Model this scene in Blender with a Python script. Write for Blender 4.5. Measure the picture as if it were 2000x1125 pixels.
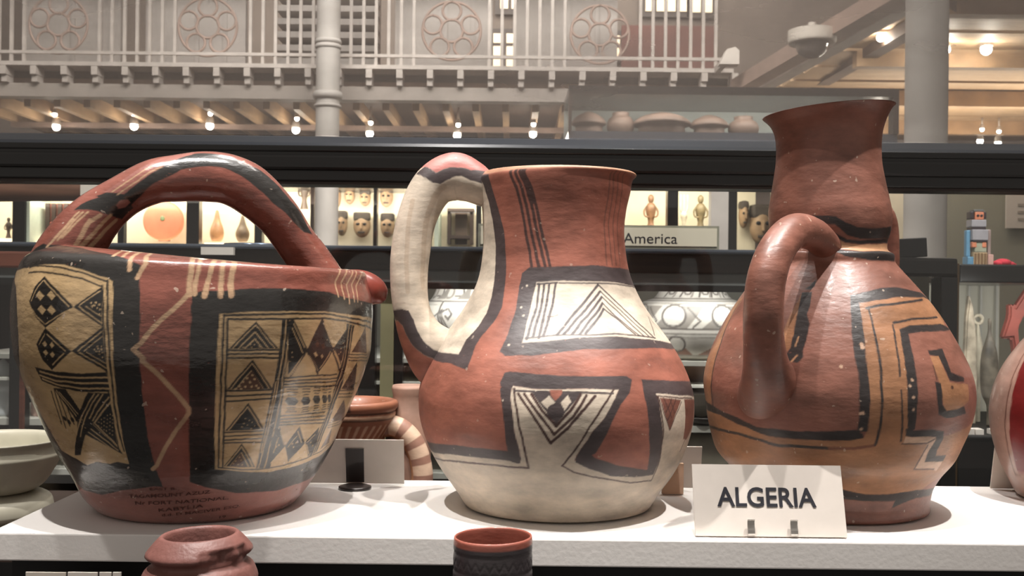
import bpy, bmesh, math, random
import numpy as np
from mathutils import Matrix, Vector

for o in list(bpy.data.objects): bpy.data.objects.remove(o)
sc = bpy.context.scene
col = sc.collection
PI = math.pi
# ------------------------------------------------------------------ camera
EYE = 0.1915           # camera height above the shelf top (shelf top is z = 0)
FOC, HOR, ROLL = 2050.0, 570.0, 0.011
cd = bpy.data.cameras.new('camera'); cam = bpy.data.objects.new('camera', cd); col.objects.link(cam)
cam.location = (0, 0, EYE)
cam.rotation_euler = (Matrix.Rotation(PI/2, 3, 'X') @ Matrix.Rotation(ROLL, 3, 'Z')).to_euler()
cd.sensor_width = 36; cd.lens = 36*FOC/2000; cd.shift_y = (HOR - 562.5)/2000
cd.clip_start = .02; cd.clip_end = 60
cd.dof.use_dof = True; cd.dof.focus_distance = .85; cd.dof.aperture_fstop = 26
sc.camera = cam
# ------------------------------------------------------------------ world, lamps, exposure
w = bpy.data.worlds.new('world'); sc.world = w; w.use_nodes = True
w.node_tree.nodes['Background'].inputs[0].default_value = (.95, .86, .78, 1)
w.node_tree.nodes['Background'].inputs[1].default_value = .36
sc.view_settings.view_transform = 'Standard'; sc.view_settings.look = 'None'
sc.view_settings.gamma = 1; sc.view_settings.use_curve_mapping = False
sc.view_settings.exposure = 0.0
sc.cycles.use_denoising = True
def lamp(name, kind, loc, energy, color=(1, .93, .86), size=.02, target=None, angle=60, blend=.5, size_y=None):
    d = bpy.data.lights.new(name, kind); d.energy = energy; d.color = color
    o = bpy.data.objects.new(name, d); col.objects.link(o); o.location = loc
    if kind == 'AREA':
        d.size = size
        if size_y: d.shape = 'RECTANGLE'; d.size_y = size_y
    else: d.shadow_soft_size = size
    if kind == 'SPOT': d.spot_size = math.radians(angle); d.spot_blend = blend
    if target is not None:
        o.rotation_euler = (Vector(target) - Vector(loc)).to_track_quat('-Z', 'Y').to_euler()
    return o
WARM = (1, .955, .91)
for sx, sy, sz, tx, e, an in ((-.58, .54, 1.88, -.44, 124, 40), (-.20, .56, 1.92, -.20, 86, 36), (.12, .56, 1.92, .06, 84, 32), (.66, .66, 1.80, .36, 150, 36)):
    lamp('case_spot', 'SPOT', (sx, sy, sz), e, WARM, .014, (tx, .95, 0), an, .5)
lamp('case_spot', 'SPOT', (-.15, 1.30, 1.5), 24, WARM, .014, (-.1, .98, 0), 70)
lamp('rear_case_lamp', 'AREA', (.0, 2.245, .20), 4.5, WARM, 2.2, (.0, 2.7, -.25), size_y=.05)
lamp('rear_fill_spot', 'SPOT', (.25, 1.62, 1.25), 50, WARM, .02, (.3, 2.25, .25), 95)  # added fill that brightens the America sign, no known lamp there
lamp('rear_fill_spot', 'SPOT', (-.75, 1.64, 1.2), 60, WARM, .02, (-1.0, 2.5, .3), 80)  # added fill to bring out the wooden hull at the left
lamp('rear_fill_spot', 'SPOT', (1.25, 1.70, 1.1), 50, WARM, .02, (1.1, 2.5, .2), 80)  # added fill for the totem over the carvings case
lamp('court_fill', 'AREA', (-.5, 4.6, 4.3), 680, (1, .92, .86), 5, (-.5, 9, 1.6), size_y=2)  # unseen area fill put in to brighten the gallery
lamp('court_fill', 'AREA', (1.2, 2.0, 4.4), 150, (1, .93, .87), 2, (2.2, 5.5, 1), size_y=2)  # second unseen fill, added to lift the thick right column
lamp('under_gallery_light', 'AREA', (-1.5, 9.6, .95), 60, (1, .88, .76), 6, (-1.5, 9.9, 3), size_y=.6)
lamp('side_gallery_light', 'AREA', (4.2, 8.4, .9), 120, (1, .86, .72), 2.5, (4.0, 7.6, 3), size_y=1.6)
lamp('gallery_room_light', 'AREA', (-.5, 10.5, 4.2), 200, (1, .9, .8), 6, (-.5, 12.5, 2.4), size_y=1)

# ------------------------------------------------------------------ helpers
def P(x, y, Y):
    dx, dy = x - 1000, y - HOR
    return Vector(((dx + ROLL*dy)*Y/FOC, Y, EYE - (dy - ROLL*dx)*Y/FOC))
def lin(c):
    return tuple(((v/255)/12.92 if v/255 <= .04045 else ((v/255 + .055)/1.055)**2.4) for v in c)
def mat(name, rgb, rough=.5, metal=0., var=.15, scale=30., bump=0., bscale=220., coat=0., emit=0., rgb2=None, stretch=None):
    m = bpy.data.materials.new(name); m.use_nodes = True
    nt = m.node_tree; b = nt.nodes['Principled BSDF']; L = nt.links.new
    tc = nt.nodes.new('ShaderNodeTexCoord'); n = nt.nodes.new('ShaderNodeTexNoise')
    src = tc.outputs['Object']
    if stretch:
        mp = nt.nodes.new('ShaderNodeMapping'); mp.inputs['Scale'].default_value = stretch
        L(src, mp.inputs[0]); src = mp.outputs[0]
    L(src, n.inputs['Vector']); n.inputs['Scale'].default_value = scale; n.inputs['Detail'].default_value = 4
    mx = nt.nodes.new('ShaderNodeMix'); mx.data_type = 'RGBA'
    c = lin(rgb); c2 = lin(rgb2) if rgb2 else tuple(v*(1 - var) for v in c)
    c1 = c if rgb2 else tuple(min(1, v*(1 + var*.6)) for v in c)
    mx.inputs[6].default_value = (*c1, 1); mx.inputs[7].default_value = (*c2, 1)
    r = nt.nodes.new('ShaderNodeMapRange'); r.inputs[1].default_value = .35; r.inputs[2].default_value = .65
    L(n.outputs['Fac'], r.inputs[0]); L(r.outputs[0], mx.inputs[0]); L(mx.outputs[2], b.inputs['Base Color'])
    b.inputs['Roughness'].default_value = rough; b.inputs['Metallic'].default_value = metal
    if coat: b.inputs['Coat Weight'].default_value = coat; b.inputs['Coat Roughness'].default_value = .12
    if emit:
        b.inputs['Emission Color'].default_value = (*c, 1); b.inputs['Emission Strength'].default_value = emit
    if bump:
        n2 = nt.nodes.new('ShaderNodeTexNoise'); n2.inputs['Scale'].default_value = bscale; L(tc.outputs['Object'], n2.inputs['Vector'])
        bp = nt.nodes.new('ShaderNodeBump'); bp.inputs['Strength'].default_value = bump; bp.inputs['Distance'].default_value = .002
        L(n2.outputs['Fac'], bp.inputs['Height']); L(bp.outputs[0], b.inputs['Normal'])
    return m
def paint_mat(name, rough=.45, coat=0., mott=.25, bump=.25, speck=.0):
    m = bpy.data.materials.new(name); m.use_nodes = True
    nt = m.node_tree; b = nt.nodes['Principled BSDF']; L = nt.links.new
    at = nt.nodes.new('ShaderNodeAttribute'); at.attribute_name = 'paint'
    tc = nt.nodes.new('ShaderNodeTexCoord')
    mp = nt.nodes.new('ShaderNodeMapping'); mp.inputs['Scale'].default_value = (1, 1, 2.2); L(tc.outputs['Object'], mp.inputs[0])
    n = nt.nodes.new('ShaderNodeTexNoise'); n.inputs['Scale'].default_value = 26; n.inputs['Detail'].default_value = 6; n.inputs['Roughness'].default_value = .62
    L(mp.outputs[0], n.inputs['Vector'])
    r = nt.nodes.new('ShaderNodeMapRange'); r.inputs[1].default_value = .3; r.inputs[2].default_value = .7
    r.inputs[3].default_value = 1 - mott; r.inputs[4].default_value = 1 + mott*.55; L(n.outputs['Fac'], r.inputs[0])
    mx = nt.nodes.new('ShaderNodeMix'); mx.data_type = 'RGBA'; mx.blend_type = 'MULTIPLY'; mx.inputs[0].default_value = 1
    L(at.outputs['Color'], mx.inputs[6]); L(r.outputs[0], mx.inputs[7])
    src = mx.outputs[2]
    if speck:
        v = nt.nodes.new('ShaderNodeTexNoise'); v.inputs['Scale'].default_value = 170; v.inputs['Detail'].default_value = 1; L(tc.outputs['Object'], v.inputs['Vector'])
        r2 = nt.nodes.new('ShaderNodeMapRange'); r2.inputs[1].default_value = .735; r2.inputs[2].default_value = .76; L(v.outputs['Fac'], r2.inputs[0])
        mu = nt.nodes.new('ShaderNodeMath'); mu.operation = 'MULTIPLY'; mu.inputs[1].default_value = speck; L(r2.outputs[0], mu.inputs[0])
        m2 = nt.nodes.new('ShaderNodeMix'); m2.data_type = 'RGBA'; L(mu.outputs[0], m2.inputs[0]); L(src, m2.inputs[6]); m2.inputs[7].default_value = (.62, .5, .4, 1)
        src = m2.outputs[2]
    L(src, b.inputs['Base Color'])
    rr = nt.nodes.new('ShaderNodeMapRange'); rr.inputs[3].default_value = rough*.8; rr.inputs[4].default_value = rough*1.25; L(n.outputs['Fac'], rr.inputs[0]); L(rr.outputs[0], b.inputs['Roughness'])
    if coat: b.inputs['Coat Weight'].default_value = coat; b.inputs['Coat Roughness'].default_value = .1
    n2 = nt.nodes.new('ShaderNodeTexNoise'); n2.inputs['Scale'].default_value = 75; n2.inputs['Detail'].default_value = 5; L(mp.outputs[0], n2.inputs['Vector'])
    bp = nt.nodes.new('ShaderNodeBump'); bp.inputs['Strength'].default_value = bump; bp.inputs['Distance'].default_value = .0022
    L(n2.outputs['Fac'], bp.inputs['Height']); L(bp.outputs[0], b.inputs['Normal'])
    if coat: L(bp.outputs[0], b.inputs['Coat Normal'])
    return m
def tag(o, label=None, cat=None, group=None, kind=None):
    if label: o['label'] = label
    if cat: o['category'] = cat
    if group: o['group'] = group
    if kind: o['kind'] = kind
    return o
def empty(name, loc, label=None, cat=None, group=None, kind=None):
    o = bpy.data.objects.new(name, None); col.objects.link(o); o.location = loc; o.empty_display_size = .05
    return tag(o, label, cat, group, kind)
def link(name, me, m, parent=None, loc=None):
    o = bpy.data.objects.new(name, me); col.objects.link(o)
    if m: me.materials.clear(); me.materials.append(m)
    if loc is not None: o.location = loc
    if parent:
        o.parent = parent
        o.matrix_parent_inverse = Matrix.Translation(-Vector(parent.location))
        if parent.parent: o.matrix_parent_inverse = Matrix.Identity(4)
    return o
def mesh(name, V, Fs, m, parent=None, smooth=False, loc=None):
    me = bpy.data.meshes.new(name); me.from_pydata([tuple(v) for v in V], [], Fs); me.update()
    if smooth: me.polygons.foreach_set('use_smooth', [True]*len(me.polygons))
    return link(name, me, m, parent, loc)
def from_bm(name, bm, m, parent=None, smooth=False):
    me = bpy.data.meshes.new(name); bm.to_mesh(me); bm.free()
    if smooth: me.polygons.foreach_set('use_smooth', [True]*len(me.polygons))
    return link(name, me, m, parent)
def bm_box(bm, a, b, bev=0., mx=None):
    a, b = Vector(a), Vector(b); c = (a + b)/2; s = b - a
    r = bmesh.ops.create_cube(bm, size=1)
    vs = r['verts']
    bmesh.ops.scale(bm, vec=(abs(s.x), abs(s.y), abs(s.z)), verts=vs)
    if bev:
        es = list({e for v in vs for e in v.link_edges})
        q = bmesh.ops.bevel(bm, geom=es, offset=bev, segments=2, affect='EDGES', profile=.6)
        vs = [v for v in bm.verts if v.is_valid and (v in vs or v in q['verts'])]
        vs = list({v for f in q['faces'] for v in f.verts} | {v for v in vs if v.is_valid})
    if mx: bmesh.ops.transform(bm, matrix=mx, verts=vs)
    bmesh.ops.translate(bm, vec=c, verts=vs)
def box(name, a, b, m, parent=None, bev=0., mx=None):
    bm = bmesh.new(); bm_box(bm, a, b, bev, mx); return from_bm(name, bm, m, parent)
def prect(x0, y0, x1, y1, Y, depth):
    """box corners for a picture rectangle standing at distance Y and reaching depth further back"""
    xm, ym = (x0 + x1)/2, (y0 + y1)/2
    X0, X1 = P(x0, ym, Y).x, P(x1, ym, Y).x; Z1, Z0 = P(xm, y0, Y).z, P(xm, y1, Y).z
    return (X0, Y, Z0), (X1, Y + depth, Z1)
def pbox(name, x0, y0, x1, y1, Y, depth, m, parent=None, bev=0.):
    a, b = prect(x0, y0, x1, y1, Y, depth); return box(name, a, b, m, parent, bev)
def lathe_data(prof, seg=40, wob=0.):
    V, Fs = [], []
    n = len(prof)
    for i, (r, z) in enumerate(prof):
        for j in range(seg):
            a = 2*PI*j/seg; q = r*(1 + wob*math.sin(3*a + 1) )
            V.append((q*math.sin(a), -q*math.cos(a), z))
    for i in range(n - 1):
        for j in range(seg):
            k = (j + 1) % seg
            Fs.append((i*seg + j, i*seg + k, (i + 1)*seg + k, (i + 1)*seg + j))
    return V, Fs
def smooth_prof(prof, n=48):
    C = catmull(np.array([(r, z) for r, z in prof], float), n); C[:, 0] = np.maximum(C[:, 0], 0); return [tuple(c) for c in C]
def lathe(name, prof, loc, m, parent=None, seg=40, n=48, wob=0., sharp=False):
    pr = prof if sharp else smooth_prof(prof, n)
    V, Fs = lathe_data(pr, seg, wob); loc = Vector(loc)
    return mesh(name, [Vector(v) + loc for v in V], Fs, m, parent, True)
def tube_obj(name, path, m, parent=None, n=40, seg=14):
    """path rows x,y,z,r (m)"""
    q = [(x*1000, y*1000, z*1000, r*1000, r*1000) for x, y, z, r in path]
    th = np.linspace(-PI, PI, seg, endpoint=False)
    G, s = sweep(q, th, n)
    return grid_obj(name, G, m, parent, caps=True)
def grid_obj(name, G, m, parent=None, colors=None, caps=False):
    n, k = G.shape[:2]
    V = np.ascontiguousarray(G.reshape(-1, 3), dtype=np.float32)
    i, j = np.meshgrid(np.arange(n - 1), np.arange(k), indexing='ij'); j2 = (j + 1) % k
    Q = np.stack([i*k + j, i*k + j2, (i + 1)*k + j2, (i + 1)*k + j], -1).reshape(-1, 4)
    ex = []
    if caps: ex = [list(range(k))[::-1], list(range((n - 1)*k, n*k))]
    me = bpy.data.meshes.new(name)
    nl = Q.size + sum(len(e) for e in ex)
    me.vertices.add(len(V)); me.vertices.foreach_set('co', V.ravel())
    li = np.concatenate([Q.ravel()] + [np.array(e) for e in ex]).astype(np.int32)
    me.loops.add(nl); me.loops.foreach_set('vertex_index', li)
    st = np.concatenate([np.arange(len(Q))*4] + ([[Q.size], [Q.size + k]] if caps else [])).astype(np.int32)
    me.polygons.add(len(st)); me.polygons.foreach_set('loop_start', st)
    me.update(calc_edges=True); me.validate()
    me.polygons.foreach_set('use_smooth', np.ones(len(me.polygons), dtype=bool))
    if colors is not None:
        a = me.attributes.new('paint', 'FLOAT_COLOR', 'POINT')
        c = np.ones((len(V), 4), dtype=np.float32); c[:, :3] = colors.reshape(-1, 3); a.data.foreach_set('color', c.ravel())
    return link(name, me, m, parent)
def text_mesh(txt, bold=0.0):
    cu = bpy.data.curves.new('lettering', 'FONT'); cu.body = txt; cu.size = 1; cu.offset = bold; cu.resolution_u = 4
    o = bpy.data.objects.new('lettering', cu); col.objects.link(o)
    bpy.context.view_layer.update()
    me = bpy.data.meshes.new_from_object(o.evaluated_get(bpy.context.evaluated_depsgraph_get()))
    V = np.array([v.co[:2] for v in me.vertices]); Fs = [tuple(p.vertices) for p in me.polygons]
    bpy.data.objects.remove(o); bpy.data.curves.remove(cu); bpy.data.meshes.remove(me)
    return V, Fs
# ---- surfaces: closed grids of rings, each point known by (angle, length along the profile) ----
def catmull(P, n, kb=None, ko=None):
    P = np.array(P, float)
    d = np.sqrt(((P[1:, :2] - P[:-1, :2])**2).sum(1)) + 1e-6
    t = np.concatenate([[0], np.cumsum(d)])
    m = np.zeros_like(P)
    m[1:-1] = (P[2:] - P[:-2]) / (t[2:] - t[:-2])[:, None]
    m[0] = (P[1] - P[0]) / (t[1] - t[0]); m[-1] = (P[-1] - P[-2]) / (t[-1] - t[-2])
    q = np.linspace(0, t[-1], n)
    if ko: q = np.concatenate([np.linspace(0, t[kb], 12, endpoint=False), np.linspace(t[kb], t[ko], n, endpoint=False), np.linspace(t[ko], t[-1], 50)])
    i = np.clip(np.searchsorted(t, q, side='right') - 1, 0, len(P) - 2)
    h = (t[i+1] - t[i])[:, None]; u = ((q - t[i]) / (t[i+1] - t[i]))[:, None]
    return ((2*u**3 - 3*u**2 + 1)*P[i] + (u**3 - 2*u**2 + u)*h*m[i]
            + (-2*u**3 + 3*u**2)*P[i+1] + (u**3 - u**2)*h*m[i+1])

def angles(nf, nb, half=1.95):
    h = nb//2
    return np.concatenate([np.linspace(-math.pi, -half, h, endpoint=False), np.linspace(-half, half, nf, endpoint=False),
                           np.linspace(half, math.pi, h, endpoint=False)])

def revolve(prof, th, n, ax, ay, kb=None, ko=None):
    """prof rows: r, z, centre shift, tilt (mm).  Returns grid points and the lengths s (m)."""
    C = catmull(np.array(prof, float) / 1000.0, n, kb, ko)
    r, z, c, k = C[:, 0], C[:, 1], C[:, 2], C[:, 3]*1000.0
    s = np.concatenate([[0], np.cumsum(np.hypot(np.diff(r), np.diff(z)))])
    sn, cs = np.sin(th)[None, :], np.cos(th)[None, :]
    X = ax + c[:, None] + r[:, None]*sn
    Y = ay - r[:, None]*cs + 0*sn
    Z = z[:, None] + (k*r)[:, None]*sn
    return np.stack([X, Y, Z], -1), s

def sweep(path, th, n):
    """path rows: x, y, z, in-plane radius, depth radius (mm).  angle 0 faces -Y."""
    C = catmull3(np.array(path, float) / 1000.0, n)
    p, ra, rb = C[:, :3], C[:, 3], C[:, 4]
    T = np.gradient(p, axis=0); T /= np.linalg.norm(T, axis=1)[:, None]
    f = np.array([0, -1.0, 0])
    N = f[None, :] - (T @ f)[:, None]*T; N /= np.linalg.norm(N, axis=1)[:, None]
    B = np.cross(T, N)
    s = np.concatenate([[0], np.cumsum(np.linalg.norm(np.diff(p, axis=0), axis=1))])
    sn, cs = np.sin(th), np.cos(th)
    G = p[:, None, :] + rb[:, None, None]*cs[None, :, None]*N[:, None, :] + ra[:, None, None]*sn[None, :, None]*B[:, None, :]
    return G, s

def catmull3(P, n):
    d = np.linalg.norm(P[1:, :3] - P[:-1, :3], axis=1)
    t = np.concatenate([[0], np.cumsum(d)])
    m = np.zeros_like(P)
    m[1:-1] = (P[2:] - P[:-2]) / (t[2:] - t[:-2])[:, None]
    m[0] = (P[1] - P[0]) / (t[1] - t[0]); m[-1] = (P[-1] - P[-2]) / (t[-1] - t[-2])
    q = np.linspace(0, t[-1], n)
    i = np.clip(np.searchsorted(t, q, side='right') - 1, 0, len(P) - 2)
    h = (t[i+1] - t[i])[:, None]; u = ((q - t[i]) / (t[i+1] - t[i]))[:, None]
    return ((2*u**3 - 3*u**2 + 1)*P[i] + (u**3 - 2*u**2 + u)*h*m[i]
            + (-2*u**3 + 3*u**2)*P[i+1] + (u**3 - u**2)*h*m[i+1])

# ---- painted decoration: shapes kept in surface coordinates (angle 1/1000 rad, length 1/10 mm) ----
rng = np.random.default_rng(4)
TBL = rng.random((256, 256))
def vnoise(x, y):
    xi, yi = np.floor(x).astype(int), np.floor(y).astype(int); fx, fy = x - xi, y - yi
    fx = fx*fx*(3 - 2*fx); fy = fy*fy*(3 - 2*fy)
    a = TBL[xi & 255, yi & 255]; b = TBL[(xi + 1) & 255, yi & 255]; c = TBL[xi & 255, (yi + 1) & 255]; d = TBL[(xi + 1) & 255, (yi + 1) & 255]
    return (a*(1 - fx) + b*fx)*(1 - fy) + (c*(1 - fx) + d*fx)*fy
def painted(data, pal, base, th, s, rad, lip, aa=.0008, wear=.95):
    """colour for each grid point: base, then every stroke and field in order"""
    img = np.empty((len(s), len(th), 3)); img[:] = lin(pal[base])
    sv, tv = np.meshgrid(s, th, indexing='ij')
    rm = rad[:, None]*np.ones_like(tv)
    wx = (vnoise(sv*90 + 7, tv*rm*90 + 3) - .5)*.0007 + (vnoise(sv*400, tv*rm*400) - .5)*.0004
    wy = (vnoise(sv*90 + 31, tv*rm*90 + 77) - .5)*.0007 + (vnoise(sv*400 + 9, tv*rm*400) - .5)*.0004
    chip = vnoise(sv*520 + 11, tv*rm*520 + 5)*.6 + vnoise(sv*120 + 1, tv*rm*120)*.4
    for sh in data.split('|'):
        h, *pts = sh.split(' ')
        kind, c, wd = h[0], h[1], int(h[2:])/10000/2
        q = np.array([tuple(map(int, t.split(','))) for t in pts], float); q[:, 0] /= 1000; q[:, 1] /= 10000
        r0 = float(np.interp(q[:, 1].mean(), s, rad)); mg = wd + .003
        i0, i1 = np.searchsorted(s, [q[:, 1].min() - mg, q[:, 1].max() + mg]); i1 = min(i1, lip + 1)
        j0, j1 = np.searchsorted(th, [q[:, 0].min() - mg/r0, q[:, 0].max() + mg/r0])
        if i1 <= i0 or j1 <= j0: continue
        sl = (slice(i0, i1), slice(j0, j1))
        x = tv[sl]*r0 + wx[sl]; y = sv[sl] + wy[sl]
        X, Y = q[:, 0]*r0, q[:, 1]
        if kind == 'p': X, Y = np.append(X, X[0]), np.append(Y, Y[0])
        dist = np.full(x.shape, 9.); ins = np.zeros(x.shape, bool)
        for ax, ay, bx, by in zip(X[:-1], Y[:-1], X[1:], Y[1:]):
            ex, ey = bx - ax, by - ay; L = ex*ex + ey*ey + 1e-12
            t = np.clip(((x - ax)*ex + (y - ay)*ey)/L, 0, 1)
            dist = np.minimum(dist, (x - ax - t*ex)**2 + (y - ay - t*ey)**2)
            if kind == 'p' and abs(ey) > 1e-12:
                ins ^= ((ay > y) != (by > y)) & (x < ex*(y - ay)/ey + ax)
        dist = np.sqrt(dist)
        sd = np.where(ins, -dist, dist) if kind == 'p' else dist - wd
        cov = np.clip(.5 - sd/aa, 0, 1)
        if c in 'KB': cov = cov*np.clip((wear - chip[sl])*30, 0.05, 1)
        img[sl] = img[sl]*(1 - cov[..., None]) + np.array(lin(pal[c]))*cov[..., None]
    return img
def surface(key):
    q = SURF[key]; th = angles(q['nf'], q['nb'])
    if 'prof' in q:
        G, s = revolve(q['prof'], th, q['n'], q['ax'], q['ay'], q.get('kb'), q.get('ko')); rad = np.linalg.norm(G[:, 0, :2] - G[:, len(th)//2, :2], axis=1)/2 + .002
        lip = int(np.argmax(G[:, len(th)//2, 2]))
    else:
        G, s = sweep(q['path'], th, q['n']); rad = np.linalg.norm(G[:, 0] - G[:, len(th)//2], axis=1)/2; lip = len(s) - 1
    return G, s, th, rad, lip
SURF = {
    'POT': {'prof': [(0, 0, -1, 0), (60, 0, -1, 0), (81, 0, -1, 0), (85.5, 3, -1, 0), (95.37, 14.4, -1.41, 0), (104.75, 30.78, 0.23, 0), (116.76, 52.13, -0.0, 0), (123.85, 68.49, -0.64, 0), (130.92, 84.4, -0.36, 0), (140.16, 106.21, -0.14, 0), (145.86, 122.57, -0.32, 0), (149.79, 136.2, -0.47, 0), (151.54, 154.37, -1.13, 0), (152.19, 172.55, -1.1, 0), (151.1, 186.18, -1.25, -0.01), (148.48, 196.63, -2.05, -0.01), (143, 212, 0, -0.03), (128, 216.5, 0, -0.06), (112, 218, 0, -0.09), (104, 216.5, 0, -0.1), (100, 211, 0, -0.1), (106, 207, 0, -0.09), (124, 205, 0, -0.05), (134, 200, 0, -0.02), (144.1, 186.18, -1.25, -0.01), (144.54, 154.37, -1.13, 0), (138.86, 122.57, -0.32, 0), (123.92, 84.4, -0.36, 0), (109.76, 52.13, -0.0, 0), (88.37, 14.4, -1.41, 0), (60, 10, 0, 0), (0, 9, 0, 0)], 'ax': -0.2757, 'ay': 0.9315, 'n': 430, 'nf': 580, 'nb': 64, 'kb': 3, 'ko': 18},
    'POTH': {'path': [(-402.59, 905.0, 184.86, 22.07, 19.87), (-393.11, 905.0, 205.72, 25.16, 22.96), (-375.73, 905.0, 231.52, 25.6, 22.96), (-360.37, 908.0, 252.21, 22.15, 21.26), (-339.02, 912.0, 270.53, 18.24, 19.57), (-314.52, 918.0, 284.33, 19.26, 19.7), (-294.39, 925.0, 288.44, 20.76, 20.3), (-273.32, 930.0, 290.58, 22.23, 20.87), (-254.78, 937.0, 289.27, 22.4, 21.03), (-236.99, 943.0, 280.9, 22.54, 21.16), (-213.92, 952.0, 258.81, 19.97, 20.43), (-200.98, 960.0, 238.93, 18.73, 19.67), (-186.83, 968.0, 217.78, 19.83, 19.83), (-174.56, 972.0, 196.69, 21.34, 21.34)], 'n': 330, 'nf': 130, 'nb': 30},
    'JUG': {'prof': [(0, 0, 0, 0), (55, 0, 0, 0), (77, 0, 0, 0), (81.3, 2.5, 0, 0), (83.24, 2.21, 1.48, 0), (91.44, 15.13, 1.34, 0), (104.16, 33.14, 1.14, 0), (114.57, 52.98, 0.46, 0), (121.33, 74.21, -0.23, 0), (123.13, 90.83, -0.65, 0), (121.78, 106.99, -1.06, 0), (113.66, 128.68, -1.29, 0), (101.89, 149.0, -1.52, 0), (87.8, 168.38, -1.96, 0), (78.21, 183.16, -2.35, 0), (70.44, 199.31, -2.53, 0), (66.32, 213.62, -3.15, 0), (63.79, 233.47, -3.83, 0), (63.57, 249.62, -4.47, 0), (64.94, 265.78, -4.19, 0), (67.69, 281.95, -3.44, 0), (69.29, 292.57, -3.1, 0), (69.5, 296.5, 0, 0), (67.5, 298.3, 0, 0), (65.5, 297, 0, 0), (64, 292, 0, 0), (61.69, 281.95, -3.44, 0), (57.57, 249.62, -4.47, 0), (60.32, 213.62, -3.15, 0), (72.21, 183.16, -2.35, 0), (95.89, 149.0, -1.52, 0), (115.78, 106.99, -1.06, 0), (115.33, 74.21, -0.23, 0), (98.16, 33.14, 1.14, 0), (85.44, 15.13, 1.34, 0), (60, 10, 0, 0), (0, 9, 0, 0)], 'ax': 0.0412, 'ay': 0.9464, 'n': 430, 'nf': 500, 'nb': 64, 'kb': 3, 'ko': 23},
    'JUGH': {'path': [(-7.78, 940.0, 273.04, 11.0, 11.0), (-24.87, 941.0, 282.12, 15.15, 14.69), (-38.73, 941.0, 290.24, 19.28, 16.98), (-53.92, 941.0, 294.2, 21.57, 17.44), (-72.1, 940.0, 284.26, 19.26, 16.97), (-85.38, 938.0, 256.92, 17.62, 16.47), (-91.21, 936.0, 222.46, 17.35, 16.44), (-91.73, 935.0, 195.05, 16.42, 16.42), (-88.75, 935.0, 173.19, 16.42, 16.88), (-81.32, 936.0, 153.16, 19.63, 19.18), (-68.1, 939.0, 135.78, 26.11, 23.82), (-47.57, 945.0, 114.91, 28.58, 25.81)], 'n': 300, 'nf': 130, 'nb': 30},
    'VASE': {'prof': [(0, 0, 0, 0), (55, 0, 0, 0), (79, 0, 0, 0), (82.3, 2.5, 0, 0), (82.5, 8, 0, 0), (81.89, 13.13, 0.92, 0), (84.19, 22.88, 0.82, 0), (91.52, 34.48, -0.24, 0), (102.95, 48.87, -0.86, 0), (108.88, 63.74, -0.1, 0), (113.43, 78.62, 1.13, 0), (116.38, 95.35, 1.88, 0), (117.29, 111.59, 1.0, 0), (113.88, 128.31, 0.12, 0), (106.6, 146.41, -1.01, 0), (94.27, 169.62, -1.96, 0), (82.35, 187.72, -2.62, 0), (70.39, 203.04, -3.49, 0), (61.17, 214.18, -4.07, 0), (56.09, 221.14, -4.61, 0), (55.63, 225.32, -4.66, 0), (54.71, 228.57, -4.7, 0), (50.08, 232.28, -5.2, 0), (49.62, 238.78, -5.27, 0), (51.24, 244.82, -5.34, 0), (53.32, 253.64, -5.44, 0), (53.78, 266.65, -5.81, 0), (51.7, 279.65, -6.19, 0), (48.7, 295.89, -6.83, 0), (46.38, 310.75, -7.23, 0), (45.92, 325.15, -7.38, 0.01), (47.08, 337.69, -7.52, 0.03), (50.55, 347.9, -7.63, 0.06), (54.71, 354.4, -7.71, 0.09), (57.94, 357.66, -7.74, 0.09), (58.5, 357.6, -5, 0.09), (56.5, 357.5, -5, 0.09), (49.71, 354.4, -7.71, 0.09), (42.08, 337.69, -7.52, 0.03), (41.38, 310.75, -7.23, 0), (46.7, 279.65, -6.19, 0), (48.32, 253.64, -5.44, 0), (44.62, 238.78, -5.27, 0), (49.71, 228.57, -4.7, 0), (51.09, 221.14, -4.61, 0), (65.39, 203.04, -3.49, 0), (89.27, 169.62, -1.96, 0), (108.88, 128.31, 0.12, 0), (111.38, 95.35, 1.88, 0), (103.88, 63.74, -0.1, 0), (86.52, 34.48, -0.24, 0), (79.19, 22.88, 0.82, 0), (60, 10, 0, 0), (0, 9, 0, 0)], 'ax': 0.2927, 'ay': 0.952, 'n': 430, 'nf': 440, 'nb': 64, 'kb': 3, 'ko': 34},
    'VASEH': {'path': [(273.91, 910.0, 232.69, 12.43, 11.54), (254.17, 888.0, 242.82, 13.86, 13.0), (230.72, 862.0, 243.66, 14.3, 13.46), (211.07, 840.0, 226.61, 14.75, 13.93), (200.63, 828.0, 203.81, 15.35, 14.54), (198.01, 826.0, 177.56, 15.71, 14.51), (200.85, 835.0, 152.97, 16.29, 15.48), (205.82, 848.0, 135.02, 18.61, 17.79), (211.95, 864.0, 121.33, 23.18, 21.92), (219.1, 884.0, 111.97, 29.32, 26.74), (226.46, 910.0, 106.98, 36.4, 32.85)], 'n': 200, 'nf': 90, 'nb': 30},
    'VASEG': {'path': [(305, 990, 268, 14, 14), (338, 1015, 275, 14, 14), (363, 1035, 268, 14, 14), (371, 1046, 232, 14, 14), (371, 1051, 190, 14.5, 14.5), (370, 1046, 150, 16, 15), (350, 1020, 112, 19, 18)], 'n': 90, 'nf': 40, 'nb': 16},
}
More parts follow.
